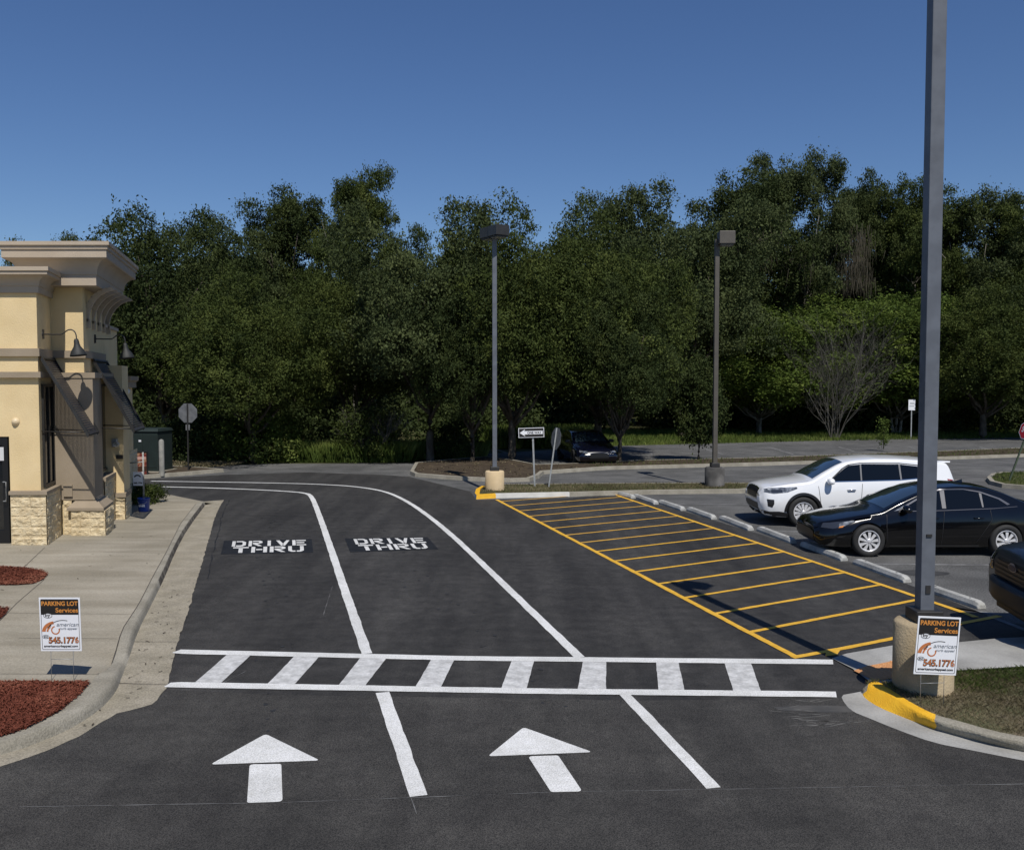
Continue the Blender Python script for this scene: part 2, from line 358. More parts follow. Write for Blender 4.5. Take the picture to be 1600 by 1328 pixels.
# --- mulch beds
bed1 = [G2(-90,1067,.13)] + [G2(142,1067,.13)] + [(p.x-.02,p.y-.02) for p in resample([G(a,b,.13) for a,b in [(142,1067),(129,1083),(97,1110),(45,1137),(0,1151),(-90,1172)]],20)]
bed2 = [G2(*p,.13) for p in [(-90,884),(0,885),(45,888),(66,892),(75,897),(68,905),(52,912),(25,914),(-90,914)]]
bed3 = [G2(*p,.13) for p in [(-90,948),(15,950),(8,960),(0,967),(-90,1010)]]
def inside(px, py, poly):
    c = np.zeros(len(px), bool); n = len(poly)
    for i in range(n):
        x1,y1 = poly[i][:2]; x2,y2 = poly[(i+1)%n][:2]
        if y1 == y2: continue
        t = ((y1 > py) != (y2 > py)) & (px < (x2-x1)*(py-y1)/(y2-y1)+x1); c ^= t
    return c
def scatter(poly, n, box=None):
    xs = [p[0] for p in poly]; ys = [p[1] for p in poly]
    x = rng.uniform(min(xs), max(xs), n); y = rng.uniform(min(ys), max(ys), n); k = inside(x, y, poly); return x[k], y[k]
for bi, (bed, cnt) in enumerate(((bed1, 60000),(bed2, 16000),(bed3, 9000))):
    b = sheet('mulch', bed, .137, mulchb, step=.25)
    x, y = scatter(bed, cnt); x, y = x+rng.normal(0,.012,len(x)), y+rng.normal(0,.012,len(x)); k = len(x)
    th = rng.uniform(0, 6.283, k); L = rng.uniform(.008,.028,k); W = rng.uniform(.002,.006,k); z = .14+rng.uniform(0,.022,k)
    dx, dy = np.cos(th), np.sin(th); ti = rng.normal(0,.35,k)*L
    V = np.zeros((k,4,3)); c = np.stack([x,y,z],1)
    a = np.stack([dx*L, dy*L, ti],1); bb = np.stack([-dy*W, dx*W, rng.normal(0,.5,k)*W],1)
    V[:,0] = c-a-bb; V[:,1] = c+a-bb; V[:,2] = c+a+bb; V[:,3] = c-a+bb
    me = np_mesh('mulch', V, 4, mulchm); bm = bmesh.new(); bm.from_mesh(me); bm.from_mesh(b.data)
    nm = bpy.data.meshes.new('mulch'); bm.to_mesh(nm); nm.materials.append(mulchm); nm.materials.append(mulchb)
    k0 = len(me.polygons)
    for p in nm.polygons[k0:]: p.material_index = 1
    b.data = nm; tag(b, kind='stuff', label=['red wood mulch bed in the bottom left corner behind the curved kerb','small red mulch bed in the sidewalk beside the glass door','sliver of red mulch bed at the left edge between two concrete walks'][bi], cat='mulch')

# --- painted markings (children of the lot)
def world(l): return [G2(a,b) for a,b in l]
ZM = .012
mk = MB(); stripe(mk, [((G(644,1245)+G(664,1245))/2)[:2], ((G(588,1083)+G(607,1083))/2)[:2]], .145, ZM); mk.build('lane_line', white, lot)
mk = MB(); stripe(mk, smooth_line([Vector(G2(*p)).to_3d() for p in [(573.5,1022),(562,990),(536,915),(511,840),(495,795),(487,776),(478,770.5),(440,767.5),(400,765.5),(339,763),(235,760.5)]],1), .14, ZM); mk.build('lane_line', white, lot)
mk = MB(); stripe(mk, [((G(1105,1233)+G(1127,1233))/2)[:2], ((G(965,1086)+G(988,1086))/2)[:2]], .125, ZM); mk.build('lane_line', white, lot)
mk = MB(); stripe(mk, smooth_line([Vector(G2(*p)).to_3d() for p in [(906,1028),(860,984),(800,926),(740,868),(700,831),(660,799),(628,779),(600,767.5),(560,761),(520,758),(470,756),(400,754.5),(300,753),(236,752)]],2), .135, ZM); mk.build('lane_line', white, lot)
def quad(mb, q, z, nn=10, wob=.003):
    a, b, c, d = [Vector(G2(*p)).to_3d() for p in q]   # tl tr br bl
    l = [a.lerp(d, i/nn) for i in range(nn+1)]; r = [b.lerp(c, i/nn) for i in range(nn+1)]
    l = [p+Vector((random.uniform(-wob,wob),random.uniform(-wob,wob),z)) for p in l]; r = [p+Vector((random.uniform(-wob,wob),random.uniform(-wob,wob),z)) for p in r]
    mb.add(l+r, [(i, nn+1+i, nn+2+i, i+1) for i in range(nn)])
def longq(mb, ptsT, ptsB, z, nn=60, wob=.004):
    t = resample([G(*p) for p in ptsT], nn); b = resample([G(*p) for p in ptsB], nn)
    f = lambda p: Vector((p.x+random.uniform(-wob,wob), p.y+random.uniform(-wob,wob), z))
    mb.add([f(p) for p in t]+[f(p) for p in b], [(i, nn+i, nn+i+1, i+1) for i in range(nn-1)])
cw = bpy.data.objects.new('crosswalk', None); COL.objects.link(cw); cw.parent = lot
mk = MB(); longq(mk, [(269,1020.5),(282,1015.8),(720,1026),(1301,1031.5)], [(270,1021.5),(282,1022.6),(720,1033),(1302,1039)], ZM+.0002)
mk.build('border_line', white, cw)
mk = MB(); longq(mk, [(257,1073.5),(268,1066.5),(820,1076.4),(1306,1081.5)], [(258,1074.5),(270,1075),(820,1084.8),(1307,1090.5)], ZM+.0002); mk.build('border_line', white, cw)
bars = [(357,395,342,301,1023.5,1068.5),(462,501,458,415,1026,1070.5),(565,606,569,527,1028,1072),(675,711,688,648,1031,1074),(800,835,822,782,1034,1077),(911,947,947,902,1035,1078.5),(1025,1060,1070,1029,1037,1079.5),(1132,1173,1190,1147,1038,1081.5)]
for (a,b,c,d,yt,yb) in bars:
    mk = MB(); quad(mk, [(a,yt-2),(b,yt-2),(c,yb+2),(d,yb+2)], ZM-.002); mk.build('crosswalk_bar', white_worn, cw)
def arrow(head, stem):
    e = bpy.data.objects.new('lane_arrow', None); COL.objects.link(e); e.parent = lot
    def rounded(q, r=.12):
        pts = [Vector(G2(*p)) for p in q]; out = []
        for i, p in enumerate(pts):
            a, b = pts[i-1], pts[(i+1)%len(pts)]; da, db = (a-p), (b-p); k = min(.05, da.length*.1)
            for t in (0,.25,.5,.75,1):
                u = p+da.normalized()*k; v = p+db.normalized()*k; out.append(((1-t)**2*u+2*t*(1-t)*p+t*t*v)[:])
        return out
    for nm, q in (('arrow_head', head), ('arrow_stem', stem)):
        sheet(nm, rounded(q), ZM, white, e)
arrow([(415,1148),(500,1189.5),(328,1196)], [(390,1195.5),(439.5,1195),(441.5,1254),(386,1256)])
arrow([(818,1137.5),(926,1176.5),(762,1183)], [(825,1183),(872,1181.5),(910,1238),(861,1239)])
# yellow hatch zone
mk = MB(); stripe(mk, world([(776,781),(1243,1027)]), .1, ZM); mk.build('zone_line', yellow, lot)
mk = MB(); stripe(mk, world([(956,771.5),(1499,955.5),(1525,965)]), .1, ZM); mk.build('zone_line', yellow, lot)
mk = MB(); stripe(mk, world([(1238,1028),(1300,1017),(1397,998),(1492,976.5),(1562,963)]), .095, ZM-.001); mk.build('zone_line', yellow, lot)
mk = MB(); quad(mk, [(1290,1016),(1316,1012),(1308,1024),(1290,1026)], ZM); mk.build('paint_patch', yellow, lot)
La, Lb = Vector(G2(776,781)), Vector(G2(1243,1027)); Ra, Rb = Vector(G2(956,771.5)), Vector(G2(1525,965))
for i in range(15):
    y = 12.3+i*1.0+ (.0 if i < 8 else (i-7)*-.02)
    t = (y-La.y)/(Lb.y-La.y); p = La.lerp(Lb, t); ang = R(30.5); d = Vector((math.cos(ang), math.sin(ang)))
    # intersect right line or the far edge
    rd = Rb-Ra; den = d.x*rd.y-d.y*rd.x; s = ((Ra.x-p.x)*rd.y-(Ra.y-p.y)*rd.x)/den; q = p+d*s
    if q.y > 28: q = p + d*((27.9-p.y)/d.y)
    mk = MB(); stripe(mk, [p+d*.04, q-d*.04], .085, ZM-.001); mk.build('hatch_stripe', yellow if i < 7 else yellow_thin, lot)
# DRIVE THRU lettering in stencil strokes (unit box coordinates)
def strokes():
    S_ = []; 
    def q(x0,y0,x1,y1,x2,y2,x3,y3): S_.append([(x0,y0),(x1,y1),(x2,y2),(x3,y3)])
    def rct(x0,y0,x1,y1): q(x0,y0,x1,y0,x1,y1,x0,y1)
    LT = {}
    st = .24   # stem width in letter box
    LT['D'] = [[(0,0),(st,0),(st,1),(0,1)], [(.3,0),(.75,0),(1,.22),(1,.78),(.75,1),(.3,1),(.3,.8),(.66,.8),(.76,.68),(.76,.32),(.66,.2),(.3,.2)]]
    LT['R'] = [[(0,0),(st,0),(st,1),(0,1)], [(.3,1),(.82,1),(1,.86),(1,.6),(.82,.47),(.6,.47),(1,0),(.72,0),(.3,.42),(.3,.62),(.7,.62),(.76,.68),(.76,.78),(.7,.82),(.3,.82)]]
    LT['I'] = [[(.3,0),(.7,0),(.7,1),(.3,1)]]
    LT['V'] = [[(0,1),(.26,1),(.5,.42),(.48,.0),(.38,0)], [(.54,.0),(.66,0),(1,1),(.76,1),(.54,.42)]]
    LT['E'] = [[(0,0),(st,0),(st,1),(0,1)], [(.3,.81),(1,.81),(1,1),(.3,1)], [(.3,.41),(.88,.41),(.88,.6),(.3,.6)], [(.3,0),(1,0),(1,.19),(.3,.19)]]
    LT['T'] = [[(0,.8),(1,.8),(1,1),(0,1)], [(.37,0),(.63,0),(.63,.74),(.37,.74)]]
    LT['H'] = [[(0,0),(st,0),(st,1),(0,1)], [(1-st,0),(1,0),(1,1),(1-st,1)], [(.3,.4),(.7,.4),(.7,.6),(.3,.6)]]
    LT['U'] = [[(0,1),(0,.2),(.2,0),(.46,0),(.46,.2),(.3,.2),(.24,.28),(.24,1)], [(1,1),(1,.2),(.8,0),(.54,0),(.54,.2),(.7,.2),(.76,.28),(.76,1)]]
    out = []
    def word(t, x0, x1, y0, y1, gap=.03):
        ws = [.6 if c == 'I' else 1 for c in t]; tot = sum(ws); W = (x1-x0-gap*(len(t)-1))/tot; x = x0
        for c, w_ in zip(t, ws):
            for s in LT[c]: out.append((c, [(x+px*W*w_, y0+py*(y1-y0)) for px, py in s]))
            x += W*w_+gap
    word('DRIVE', .10, .93, .52, .93); word('THRU', .12, .9, .07, .47)
    return out
def lettering(box):
    tl, tr, br, bl = [Vector(G2(*p)) for p in box]
    e = bpy.data.objects.new('drive_thru_lettering', None); COL.objects.link(e); e.parent = lot
    mb = sheet('backing', [tl[:],tr[:],br[:],bl[:]], ZM-.004, blackbox, e)
    def mp(u, v): return (bl.lerp(br, u)).lerp(tl.lerp(tr, u), v)
    all_ = MB()
    for c, s in strokes():
        m1 = sheet('x', [mp(*p)[:] for p in s], ZM, None, build=False); all_.add(m1.v, m1.f)
    o = all_.build('letters', white, e, recalc=False)
    bm = bmesh.new(); bm.from_mesh(o.data)
    for f in bm.faces:
        if f.normal.z < 0: f.normal_flip()
    bm.to_mesh(o.data); bm.free()
lettering([(350,845.2),(487,842.5),(489.5,863.5),(345,866.5)])
lettering([(538.5,841.5),(668,839.5),(685,858.5),(547,863)])
# thin chalk layout lines
ch = MB()
for l in ([(30,1262),(387,1256)], [(441,1255),(861,1239)], [(910,1238),(1600,1226)], [(642,1246),(651,1273)], [(1105,1233),(1133,1260)], [(348,1068),(383,1050)], [(505,962),(520,915)]):
    stripe(ch, world(l), .0045, .0105, .002)
ch.build('chalk_line', mat('faint chalk', (.08,.08,.08), .9, (.26,.26,.26), scale=4), lot)
# tyre scuffs / repair patches
sc = MB(); smat = mat('dusty scuff', (.09,.085,.078), .9, (.045,.045,.045), scale=2.5, detail=9, fac=(.3,.62))
tmat = mat('oil stain', (.02,.02,.02), .7, (.05,.05,.05), scale=2, detail=8)
def blob(cx, cy, rx, ry, z, m, nm='stain', par=None, seed=0):
    c = G(cx, cy); pts = []
    for k in range(26):
        a = 2*math.pi*k/26; r = 1+.35*noise.noise(Vector((math.cos(a)*1.5+seed, math.sin(a)*1.5, seed)))
        pts.append((c.x+rx*r*math.cos(a), c.y+ry*r*math.sin(a)))
    return sheet(nm, pts, z, m, par)

# oil drips down the middle of each lane and scrape marks beside the ramp
ob = MB(); lanes = [[(410,1120),(425,1000),(430,880),(415,800)], [(860,1110),(720,960),(620,850),(560,800)]]
for ln in lanes:
    P_ = resample([G(*p) for p in ln], 40)
    for p in P_:
        for q in range(4):
            if random.random() < .55:
                r = random.choice((.008,.012,.015,.02,.03)); cx, cy = p.x+random.gauss(0,.22), p.y+random.gauss(0,.2); k0 = random.uniform(0,9)
                ob.add([(cx+r*(1+.3*math.sin(3*a+k0))*math.cos(a), cy+r*1.2*(1+.3*math.cos(2*a+k0))*math.sin(a), .0088) for a in [i*math.pi/5 for i in range(10)]], [tuple(range(10))])
tag(ob.build('oil_drips', mat('oil drip stain', (.018,.018,.018), .6, (.03,.03,.03), scale=12), lot, recalc=False), kind='stuff')
sb = MB(); rr_ = random.Random(4)
for k in range(26):
    c = G(1265+rr_.uniform(-30,75), 1104+rr_.uniform(-12,34)); a = rr_.uniform(-.5,.5); L = rr_.uniform(.08,.5); d = Vector((math.cos(a),math.sin(a),0))*L/2
    stripe(sb, [(c-d)[:2], (c+d)[:2]], rr_.uniform(.004,.018), .0092, .003)
tag(sb.build('scrapes', mat('pale scrape', (.05,.05,.048), .9, (.16,.155,.145), scale=9, detail=8), lot), kind='stuff')
# --- near right verge with yellow nosed kerb, ramp, walk
I_ = smooth_line(P12([(1352,1067),(1363,1063.5),(1374.5,1065),(1390,1076),(1426.5,1099),(1462.6,1117),(1499,1126),(1548.5,1140.6),(1600,1151),(1720,1170)], .125),1)
O_ = smooth_line(P12([(1348,1069),(1356,1069),(1371,1073),(1387,1085),(1423,1108),(1459.5,1126),(1497,1135.5),(1547,1150),(1600,1160),(1720,1180)], .12),1)
K_ = smooth_line(P12([(1346,1080),(1350,1090),(1374.5,1105.6),(1413,1121),(1456,1138),(1481,1145),(1526,1157.5),(1562,1166),(1600,1174.5),(1720,1196)], .012),1)
U_ = smooth_line(P12([(1318,1085),(1314,1090),(1329,1110),(1356.5,1121),(1401.6,1139.5),(1458,1160),(1514.6,1171),(1560,1180),(1600,1188),(1720,1208)], .009),1)
I_[0].z = I_[1].z = .08; O_[0].z = O_[1].z = .06
n2 = 60; Is, Os, Ks, Us = [resample(l, n2) for l in (I_,O_,K_,U_)]
ys = 33
Om = [a.lerp(b,.75)+Vector((0,0,.008)) for a,b in zip(Is,Os)]; Ok = [b.lerp(c,.5)+Vector((0,0,-.006)) for b,c in zip(Os,Ks)]
o = loft('kerb', [Is,Om,Os,Ok,Ks], n2, [kerbm, kyellow]); tag(o, kind='structure')
for p in o.data.polygons:
    i = min(p.vertices) % n2
    if 2 <= i <= 26: p.material_index = 1
tag(loft('gutter', [Ks, [k.lerp(u,.5)-Vector((0,0,.001)) for k,u in zip(Ks,Us)], Us], n2, newconc), kind='structure')
walk = [G2(*p) for p in [(1300,1030),(1322,1025),(1395,1021),(1490,1017),(1560,1010),(1600,1008)]]+[(11,11.9),(11,10.2),G2(1600,1042,.1),G2(1490,1049,.1),G2(1400,1062,.08),G2(1366,1066,.05),G2(1332,1047)]
WR = G(1300,1030)
def wz(x, y): 
    e = (x-3.9)/1.1; e = min(1, max(0, e)); return .012+.1*e*e*(3-2*e)
tag(sheet('walkway', walk, .01, newconc, step=.2, zf=wz), kind='structure')
padm = mat('orange tactile pad', (.5,.23,.09), .8, (.62,.31,.13), scale=30, detail=4)
pad = sheet('tactile_pad', [G2(1334,1047,.03),G2(1352,1041.5,.04),G2(1400,1036,.06),G2(1402,1060,.06),G2(1366,1062,.04)], .03, padm, step=.12, zf=lambda x,y: wz(x,y)+.008)
tag(pad, 'orange textured tactile pad on the walk ramp behind the yellow kerb', 'tactile pad')
dm = MB()
pp = [G2(1334,1047,.03),G2(1352,1041.5,.04),G2(1400,1036,.06),G2(1402,1060,.06),G2(1366,1062,.04)]
gx, gy = np.meshgrid(np.arange(3.7,4.9,.06), np.arange(10.2,11.3,.06)); kk = inside(gx.ravel(), gy.ravel(), pp)
for x, y in zip(gx.ravel()[kk], gy.ravel()[kk]):
    dm.lathe([(.014,0),(.009,.006),(0.0005,.0065)], (x,y,wz(x,y)+.008), 6)
tag(dm.build('domes', padm, pad), kind='stuff')
verge = [(p.x,p.y) for p in Is]+[(11,9.9)]+[G2(1600,1044,.12),G2(1490,1051,.12),G2(1440,1060,.12),G2(1400,1066,.12)]
vg = tag(sheet('verge', verge, .12, mat('verge soil', (.14,.11,.07), .95, (.08,.085,.035), scale=3, detail=8, bump=.8, bscale=30), step=.3, zf=lambda x,y: .118+.02*noise.noise(Vector((x*2,y*2,0)))), kind='structure')
blob(1290,1108,.55,.1,.0088,smat,'scuff',lot,3); blob(1440,895,.45,.25,.0035,tmat,'stain',None,2)
s_ = [o for o in COL.objects if o.name.startswith('stain')][-1]; s_.parent = bpy.data.objects['road']

# --- far islands
def island(name, pts, h=.13, kw=.16, kz=None, top=soil, km=kerbm, label=None):
    poly = [Vector((p[0],p[1])) for p in pts]; area = sum(poly[i-1].x*poly[i].y-poly[i].x*poly[i-1].y for i in range(len(poly)))
    if area < 0: poly.reverse()
    n = len(poly); inner = []
    for i in range(n):
        a, b, c = poly[i-1], poly[i], poly[(i+1)%n]
        n1 = Vector((-(b-a).y,(b-a).x)).normalized(); n2_ = Vector((-(c-b).y,(c-b).x)).normalized(); nn = (n1+n2_).normalized()
        inner.append(b+nn*min(kw/max(.35,nn.dot(n1)), kw*1.25))
    mb = MB(); V = [(p.x,p.y,-.02) for p in poly]+[(p.x+(q.x-p.x)*.12,p.y+(q.y-p.y)*.12,h) for p,q in zip(poly,inner)]+[(q.x,q.y,h+.005) for q in inner]+[(q.x,q.y,h-.05) for q in inner]
    fs = []
    for i in range(n):
        j = (i+1)%n
        for k in range(3): fs.append((k*n+i,k*n+j,(k+1)*n+j,(k+1)*n+i))
    mb.add(V, fs); o = mb.build('kerb', km); tag(o, kind='structure')
    g = sheet(name, [(q.x,q.y) for q in inner], h-.02, top, step=.8, zf=lambda x,y: h-.012+.02*noise.noise(Vector((x,y,0)))); tag(g, kind='structure')
    return [(q.x,q.y) for q in inner], o
dry = mat('dry turf', (.1,.085,.05), .95, (.06,.07,.03), scale=2, detail=8, bump=.8, bscale=25, spec=.1)
dirt = mat('leaf littered dirt', (.045,.034,.025), .95, (.085,.066,.046), scale=4, detail=8, bump=.8, bscale=25, spec=.1)
isA_px = [(741,777),(744,780),(775,778.5),(890,776),(1020,772.5),(1160,771),(1190,767),(1196,763),(1180,759.5),(1020,760),(890,761),(780,762),(752,765),(743,770)]
kb = mat('whitened kerb', (.5,.49,.45), .85, (.62,.61,.57), scale=3)
isA, kA = island('verge', world(isA_px), km=[kerbm, kb, kyellow][0])
kA.data.materials.append(kb); kA.data.materials.append(kyellow)
for p in kA.data.polygons:
    c = p.center; px = 800+F*c.x/c.y
    if c.y < G(800,768).y+.3:
        if px < 778: p.material_index = 2 if px > 744 else 1
        elif px < 892: p.material_index = 1
isB_px = [(640,741),(648,745),(690,748.5),(735,751.5),(797,753.5),(828,752.5),(843,747),(850,741),(950,734),(1180,728),(1400,721),(1600,714),(1750,709),(1750,700),(1600,703),(1400,711),(1180,719),(1000,723),(900,728),(840,730),(800,722),(760,717),(700,722),(648,727)]
isB, kB = island('verge', world(isB_px), top=dirt)
isC_px = [(1541,751),(1546,757),(1565,762),(1600,765),(1800,775),(1800,752),(1600,742),(1565,742),(1548,745)]
isC, kC = island('verge', world(isC_px))
isD, kD = island('verge', [G2(225,748),G2(265,745),G2(302,742),G2(350,737.5),(-13.2,36.3),(-18,37),(-30,37),(-30,33.6)], top=dirt)
kD.data.materials.append(kb)
# ======================= RESTAURANT BUILDING (left)
DX = -.2657
def X(px, Y): return (px-800)/F*(Y+.06)
def skb(mb, x0, x1, y0, t, z0, z1, mi=0):
    mb.hexa([(x,y,z) for z in (z0,z1) for x,y in ((x0,y0),(x1,y0),(x1+DX*t,y0+t),(x0+DX*t,y0+t))], mi)
def ringloft(mb, x0, x1, y0, t, prof, mi=None):
    """prof: (outset, z) rows round a skewed rectangle"""
    vs = []
    for o_, z in prof:
        xx = (x0-o_, x1+o_); a, b = y0-o_, y0+t+o_
        for x, y in ((xx[0],a),(xx[1],a),(xx[1],b),(xx[0],b)): vs.append((x+DX*(y-y0), y, z))
    for i in range(len(prof)-1):
        m_ = 0 if mi is None else mi[i]
        mb.add([vs[4*i+k] for k in range(4)]+[vs[4*i+4+k] for k in range(4)], [(k,(k+1)%4,4+(k+1)%4,4+k) for k in range(4)], m_)
    mb.add([vs[-4+k] for k in range(4)], [(0,1,2,3)]); mb.add(vs[:4], [(3,2,1,0)])
bld = thing('restaurant_building', 'cream stucco fast food building with taupe cornices and split block base', 'building', (-9.8,18.5,0))
BO = Vector((-9.8,18.5,0))
def bb(mb, name, m, par=bld, **k):
    o = mb.build(name, m, par, **k); 
    if par is bld: o.matrix_parent_inverse = Matrix.Translation(-BO)
    return o
x1w = -9.8; x2w = -9.4
mb = MB(); skb(mb, -24, x1w, 18.56, 1.2, 2.36, 5.45); skb(mb, X(17,18.6), x1w, 18.56, 1.2, .1, 2.36)
bb(mb, 'wall', stucco)
mb = MB(); skb(mb, -24, x1w-.02, 19.78, 5.2, .1, 5.4); bb(mb, 'wall', stucco)
mb = MB(); skb(mb, -10.35, x2w, 19.72, 2.4, .1, 5.75); bb(mb, 'wall', stucco)
mb = MB(); skb(mb, -11.2, x2w-.02-.64, 22.12, 1.95, .1, 4.85); bb(mb, 'wall', stucco)
mb = MB(); skb(mb, -11.2, -10.1, 21.5, 1.5, 4.7, 5.8); bb(mb, 'wall', stucco)
mb = MB(); skb(mb, -10.6+.0, X(146,19.6), 19.64, 1.0, .9, 3.58); bb(mb, 'pilaster', taupe)
mb = MB(); skb(mb, -10.9, X(193,21.95), 21.95, .9, .7, 3.9); bb(mb, 'wall', stucco)
mb = MB(); skb(mb, -20, -10.38, 24.1, 1.1, .1, 3.35); bb(mb, 'rear_wing', stucco)
mb = MB(); ringloft(mb, -20, -10.38, 24.1, 1.1, [(.1,3.35),(.1,3.5),(.16,3.55),(.16,3.66)]); bb(mb, 'wing_cap', taupe)
mb = MB(); skb(mb, -11.21, x2w-.61, 22.1, 2.0, 4.85, 4.93); bb(mb, 'parapet_cap', taupe_l)
def cove(z0, z1, o0, o1, n=9):
    return [(o0+(o1-o0)*(1-math.cos(math.pi/2*i/(n-1))), z0+(z1-z0)*math.sin(math.pi/2*i/(n-1))) for i in range(n)]
mb = MB(); ringloft(mb, -10.3, x2w, 19.72, 2.7, [(.0,5.56),(.38,5.56),(.38,5.78),(.4,5.79)]+cove(5.79,6.1,.4,.64)+[(.66,6.12),(.66,6.28),(.69,6.29),(.69,6.36),(.73,6.37),(.73,6.45),(.3,6.46)],
    ); bb(mb, 'upper_cornice', taupe_l)
mb = MB(); ringloft(mb, -24, x1w, 18.56, 3.0, [(.0,5.32),(.06,5.32),(.06,5.45),(.08,5.46)]+cove(5.46,5.66,.08,.3)+[(.31,5.67),(.31,5.73),(.34,5.74),(.34,5.82),(.1,5.83)]); bb(mb, 'lower_cornice', taupe_l)
for z0, z1, o_ in ((4.02,4.18,.07),(3.58,3.7,.1)):
    mb = MB(); skb(mb, -24, x1w+o_, 18.56-o_, 1.2, z0, z1); bb(mb, 'belt_course', taupe)
    mb = MB(); skb(mb, -10.35, x2w+o_+ (0 if z0>4 else .18), 19.72-o_, 2.4, z0, z1); bb(mb, 'belt_course', taupe)
# corbels under the upper cornice
for k in range(5):
    t0 = .35+k*.62; mb = MB(); a_ = []; n_ = 9
    for i in range(n_):
        th = math.pi/2*i/(n_-1); o1 = .62*(1-math.cos(th)); z1 = 4.86+.7*math.sin(th)
        a_.append((o1, z1)); 
    for i in range(n_-1):
        (oa,za),(ob,zb) = a_[i], a_[i+1]; x0 = x2w+DX*t0
        P = lambda o_, z, t: (x0+o_+DX*t, 19.72+t0+t, z)
        mb.add([P(oa-.06,za+.03,0),P(oa+.04,za-.03,0),P(ob+.04,zb-.03,0),P(ob-.06,zb+.05,0),P(oa-.06,za+.03,.09),P(oa+.04,za-.03,.09),P(ob+.04,zb-.03,.09),P(ob-.06,zb+.05,.09)],[(0,1,2,3),(7,6,5,4),(0,4,5,1),(2,6,7,3),(1,5,6,2),(0,3,7,4)])
    mb.hexa([(x2w+DX*t0-.02+dx_, 19.72+t0+dy_, z_) for z_ in (4.7,4.9) for dx_,dy_ in ((0,0),(.1,0),(.1-.03,.09),(-.03,.09))])
    bb(mb, 'corbel', taupe_l)
# split face stone: displaced grid walls with joints
def rock(mb, p, q, z0, z1, nrm, course=.2, cell=.03, amp=.014, seed=0):
    p, q = Vector(p), Vector(q); L = (q-p).length; nx = max(2, int(L/cell)); nz = max(2, int((z1-z0)/cell)); vs = []
    for j in range(nz+1):
        z = z0+(z1-z0)*j/nz; row = int((z-z0)/course+1e-4)
        dj = abs(((z-z0)/course+.5) % 1-.5)*course
        for i in range(nx+1):
            s = L*i/nx; off = .2 if row % 2 else 0; di = abs(((s+off)/.4+.5) % 1-.5)*.4
            v = p.lerp(q, i/nx); h = amp*1.6*noise.noise(Vector((s*7+seed, z*9, row*3.1+seed)))+amp*noise.noise(Vector((s*19, z*22, seed+5)))
            if min(di, dj) < .018: h = -.012
            e = 1 if 0 < i < nx else 0
            vs.append(Vector((v.x,v.y,z))+Vector((nrm[0],nrm[1],0))*(h*e+.012))
    mb.add(vs, [(j*(nx+1)+i, j*(nx+1)+i+1, (j+1)*(nx+1)+i+1, (j+1)*(nx+1)+i) for j in range(nz) for i in range(nx)])
sn = Vector((1,-DX)).normalized(); sn = (sn.x, sn.y)
def stone_block(px0, px1, Y, t, z1, name='stone_base', x0=None):
    xa, xb = (X(px0,Y) if x0 is None else x0), X(px1,Y); mb = MB()
    rock(mb, (xa,Y,0), (xb,Y,0), .1, z1, (0,-1), seed=Y); rock(mb, (xb,Y,0), (xb+DX*t,Y+t,0), .1, z1, sn, seed=Y+3)
    skb(mb, xa, xb-.01, Y+.01, t, .1, z1-.01); bb(mb, name, stone, recalc=False)
    return xa, xb
xa, xb = stone_block(15.5, 71, 18.4, 1.2, 1.17)
mb = MB(); skb(mb, xa-.02, xb+.04, 18.36, 1.26, 1.17, 1.24); bb(mb, 'stone_cap', taupe)
stone_block(98, 111, 19.66, .3, .98); 
mb = MB(); skb(mb, X(98,19.6), X(112,19.6), 19.6, .1, .98, 1.24); bb(mb, 'stone_cap', taupe)
xa, xb = stone_block(109.5, 163, 19.56-.02, .95, .68)
mb = MB(); ringloft(mb, xa+.1, xb-.32, 19.56+.18, .7, [(.22,.68),(.24,.68),(.24,.74),(.02,.94),(.0,.95)]); bb(mb, 'stone_cap', taupe)
xx = x2w+.22; mb = MB(); rock(mb, (xx+DX*.9,19.72+.9,0), (xx+DX*3.9,19.72+3.9,0), .1, 1.2, sn, seed=2); skb(mb, xx-.3+DX*.9, xx-.02+DX*.9, 20.62, 3.0, .1, 1.19); bb(mb, 'stone_base', stone, recalc=False)
mb = MB(); skb(mb, xx-.3+DX*.9, xx+.05+DX*.9, 20.6, 3.05, 1.2, 1.29); bb(mb, 'stone_cap', taupe)
xa, xb = stone_block(174, 194, 21.88, .9, .68)
mb = MB(); skb(mb, xa-.02, xb+.04, 21.84, .95, .68, .78); bb(mb, 'stone_cap', taupe)
mb = MB(); xx = -10.35; rock(mb, (xx,24.0,0), (xx+DX*1.8,25.8,0), .1, 1.6, sn, seed=8); bb(mb, 'stone_base', stone, recalc=False)
# windows on the side walls
def swin(xw, y0, ta, tb, z0, z1):
    fr = MB()
    for (a,b,c,d) in ((ta,ta+.06,z0,z1),(tb-.06,tb,z0,z1),(ta+.06,tb-.06,z0,z0+.06),(ta+.06,tb-.06,z1-.06,z1),((ta+tb)/2-.025,(ta+tb)/2+.025,z0+.06,z1-.06)):
        skb(fr, xw+DX*a-.02, xw+DX*a+.05, y0+a, b-a, c, d)
    f = bb(fr, 'window', darkm); gl = MB(); skb(gl, xw+DX*(ta+.05)-.01, xw+DX*(ta+.05)+.02, y0+ta+.05, tb-ta-.1, z0+.05, z1-.05); g = gl.build('pane', glassm, f)
swin(x1w, 18.56, .2, 1.08, 1.28, 3.45)
swin(x2w, 19.72, 1.1, 2.35, 1.35, 3.45)
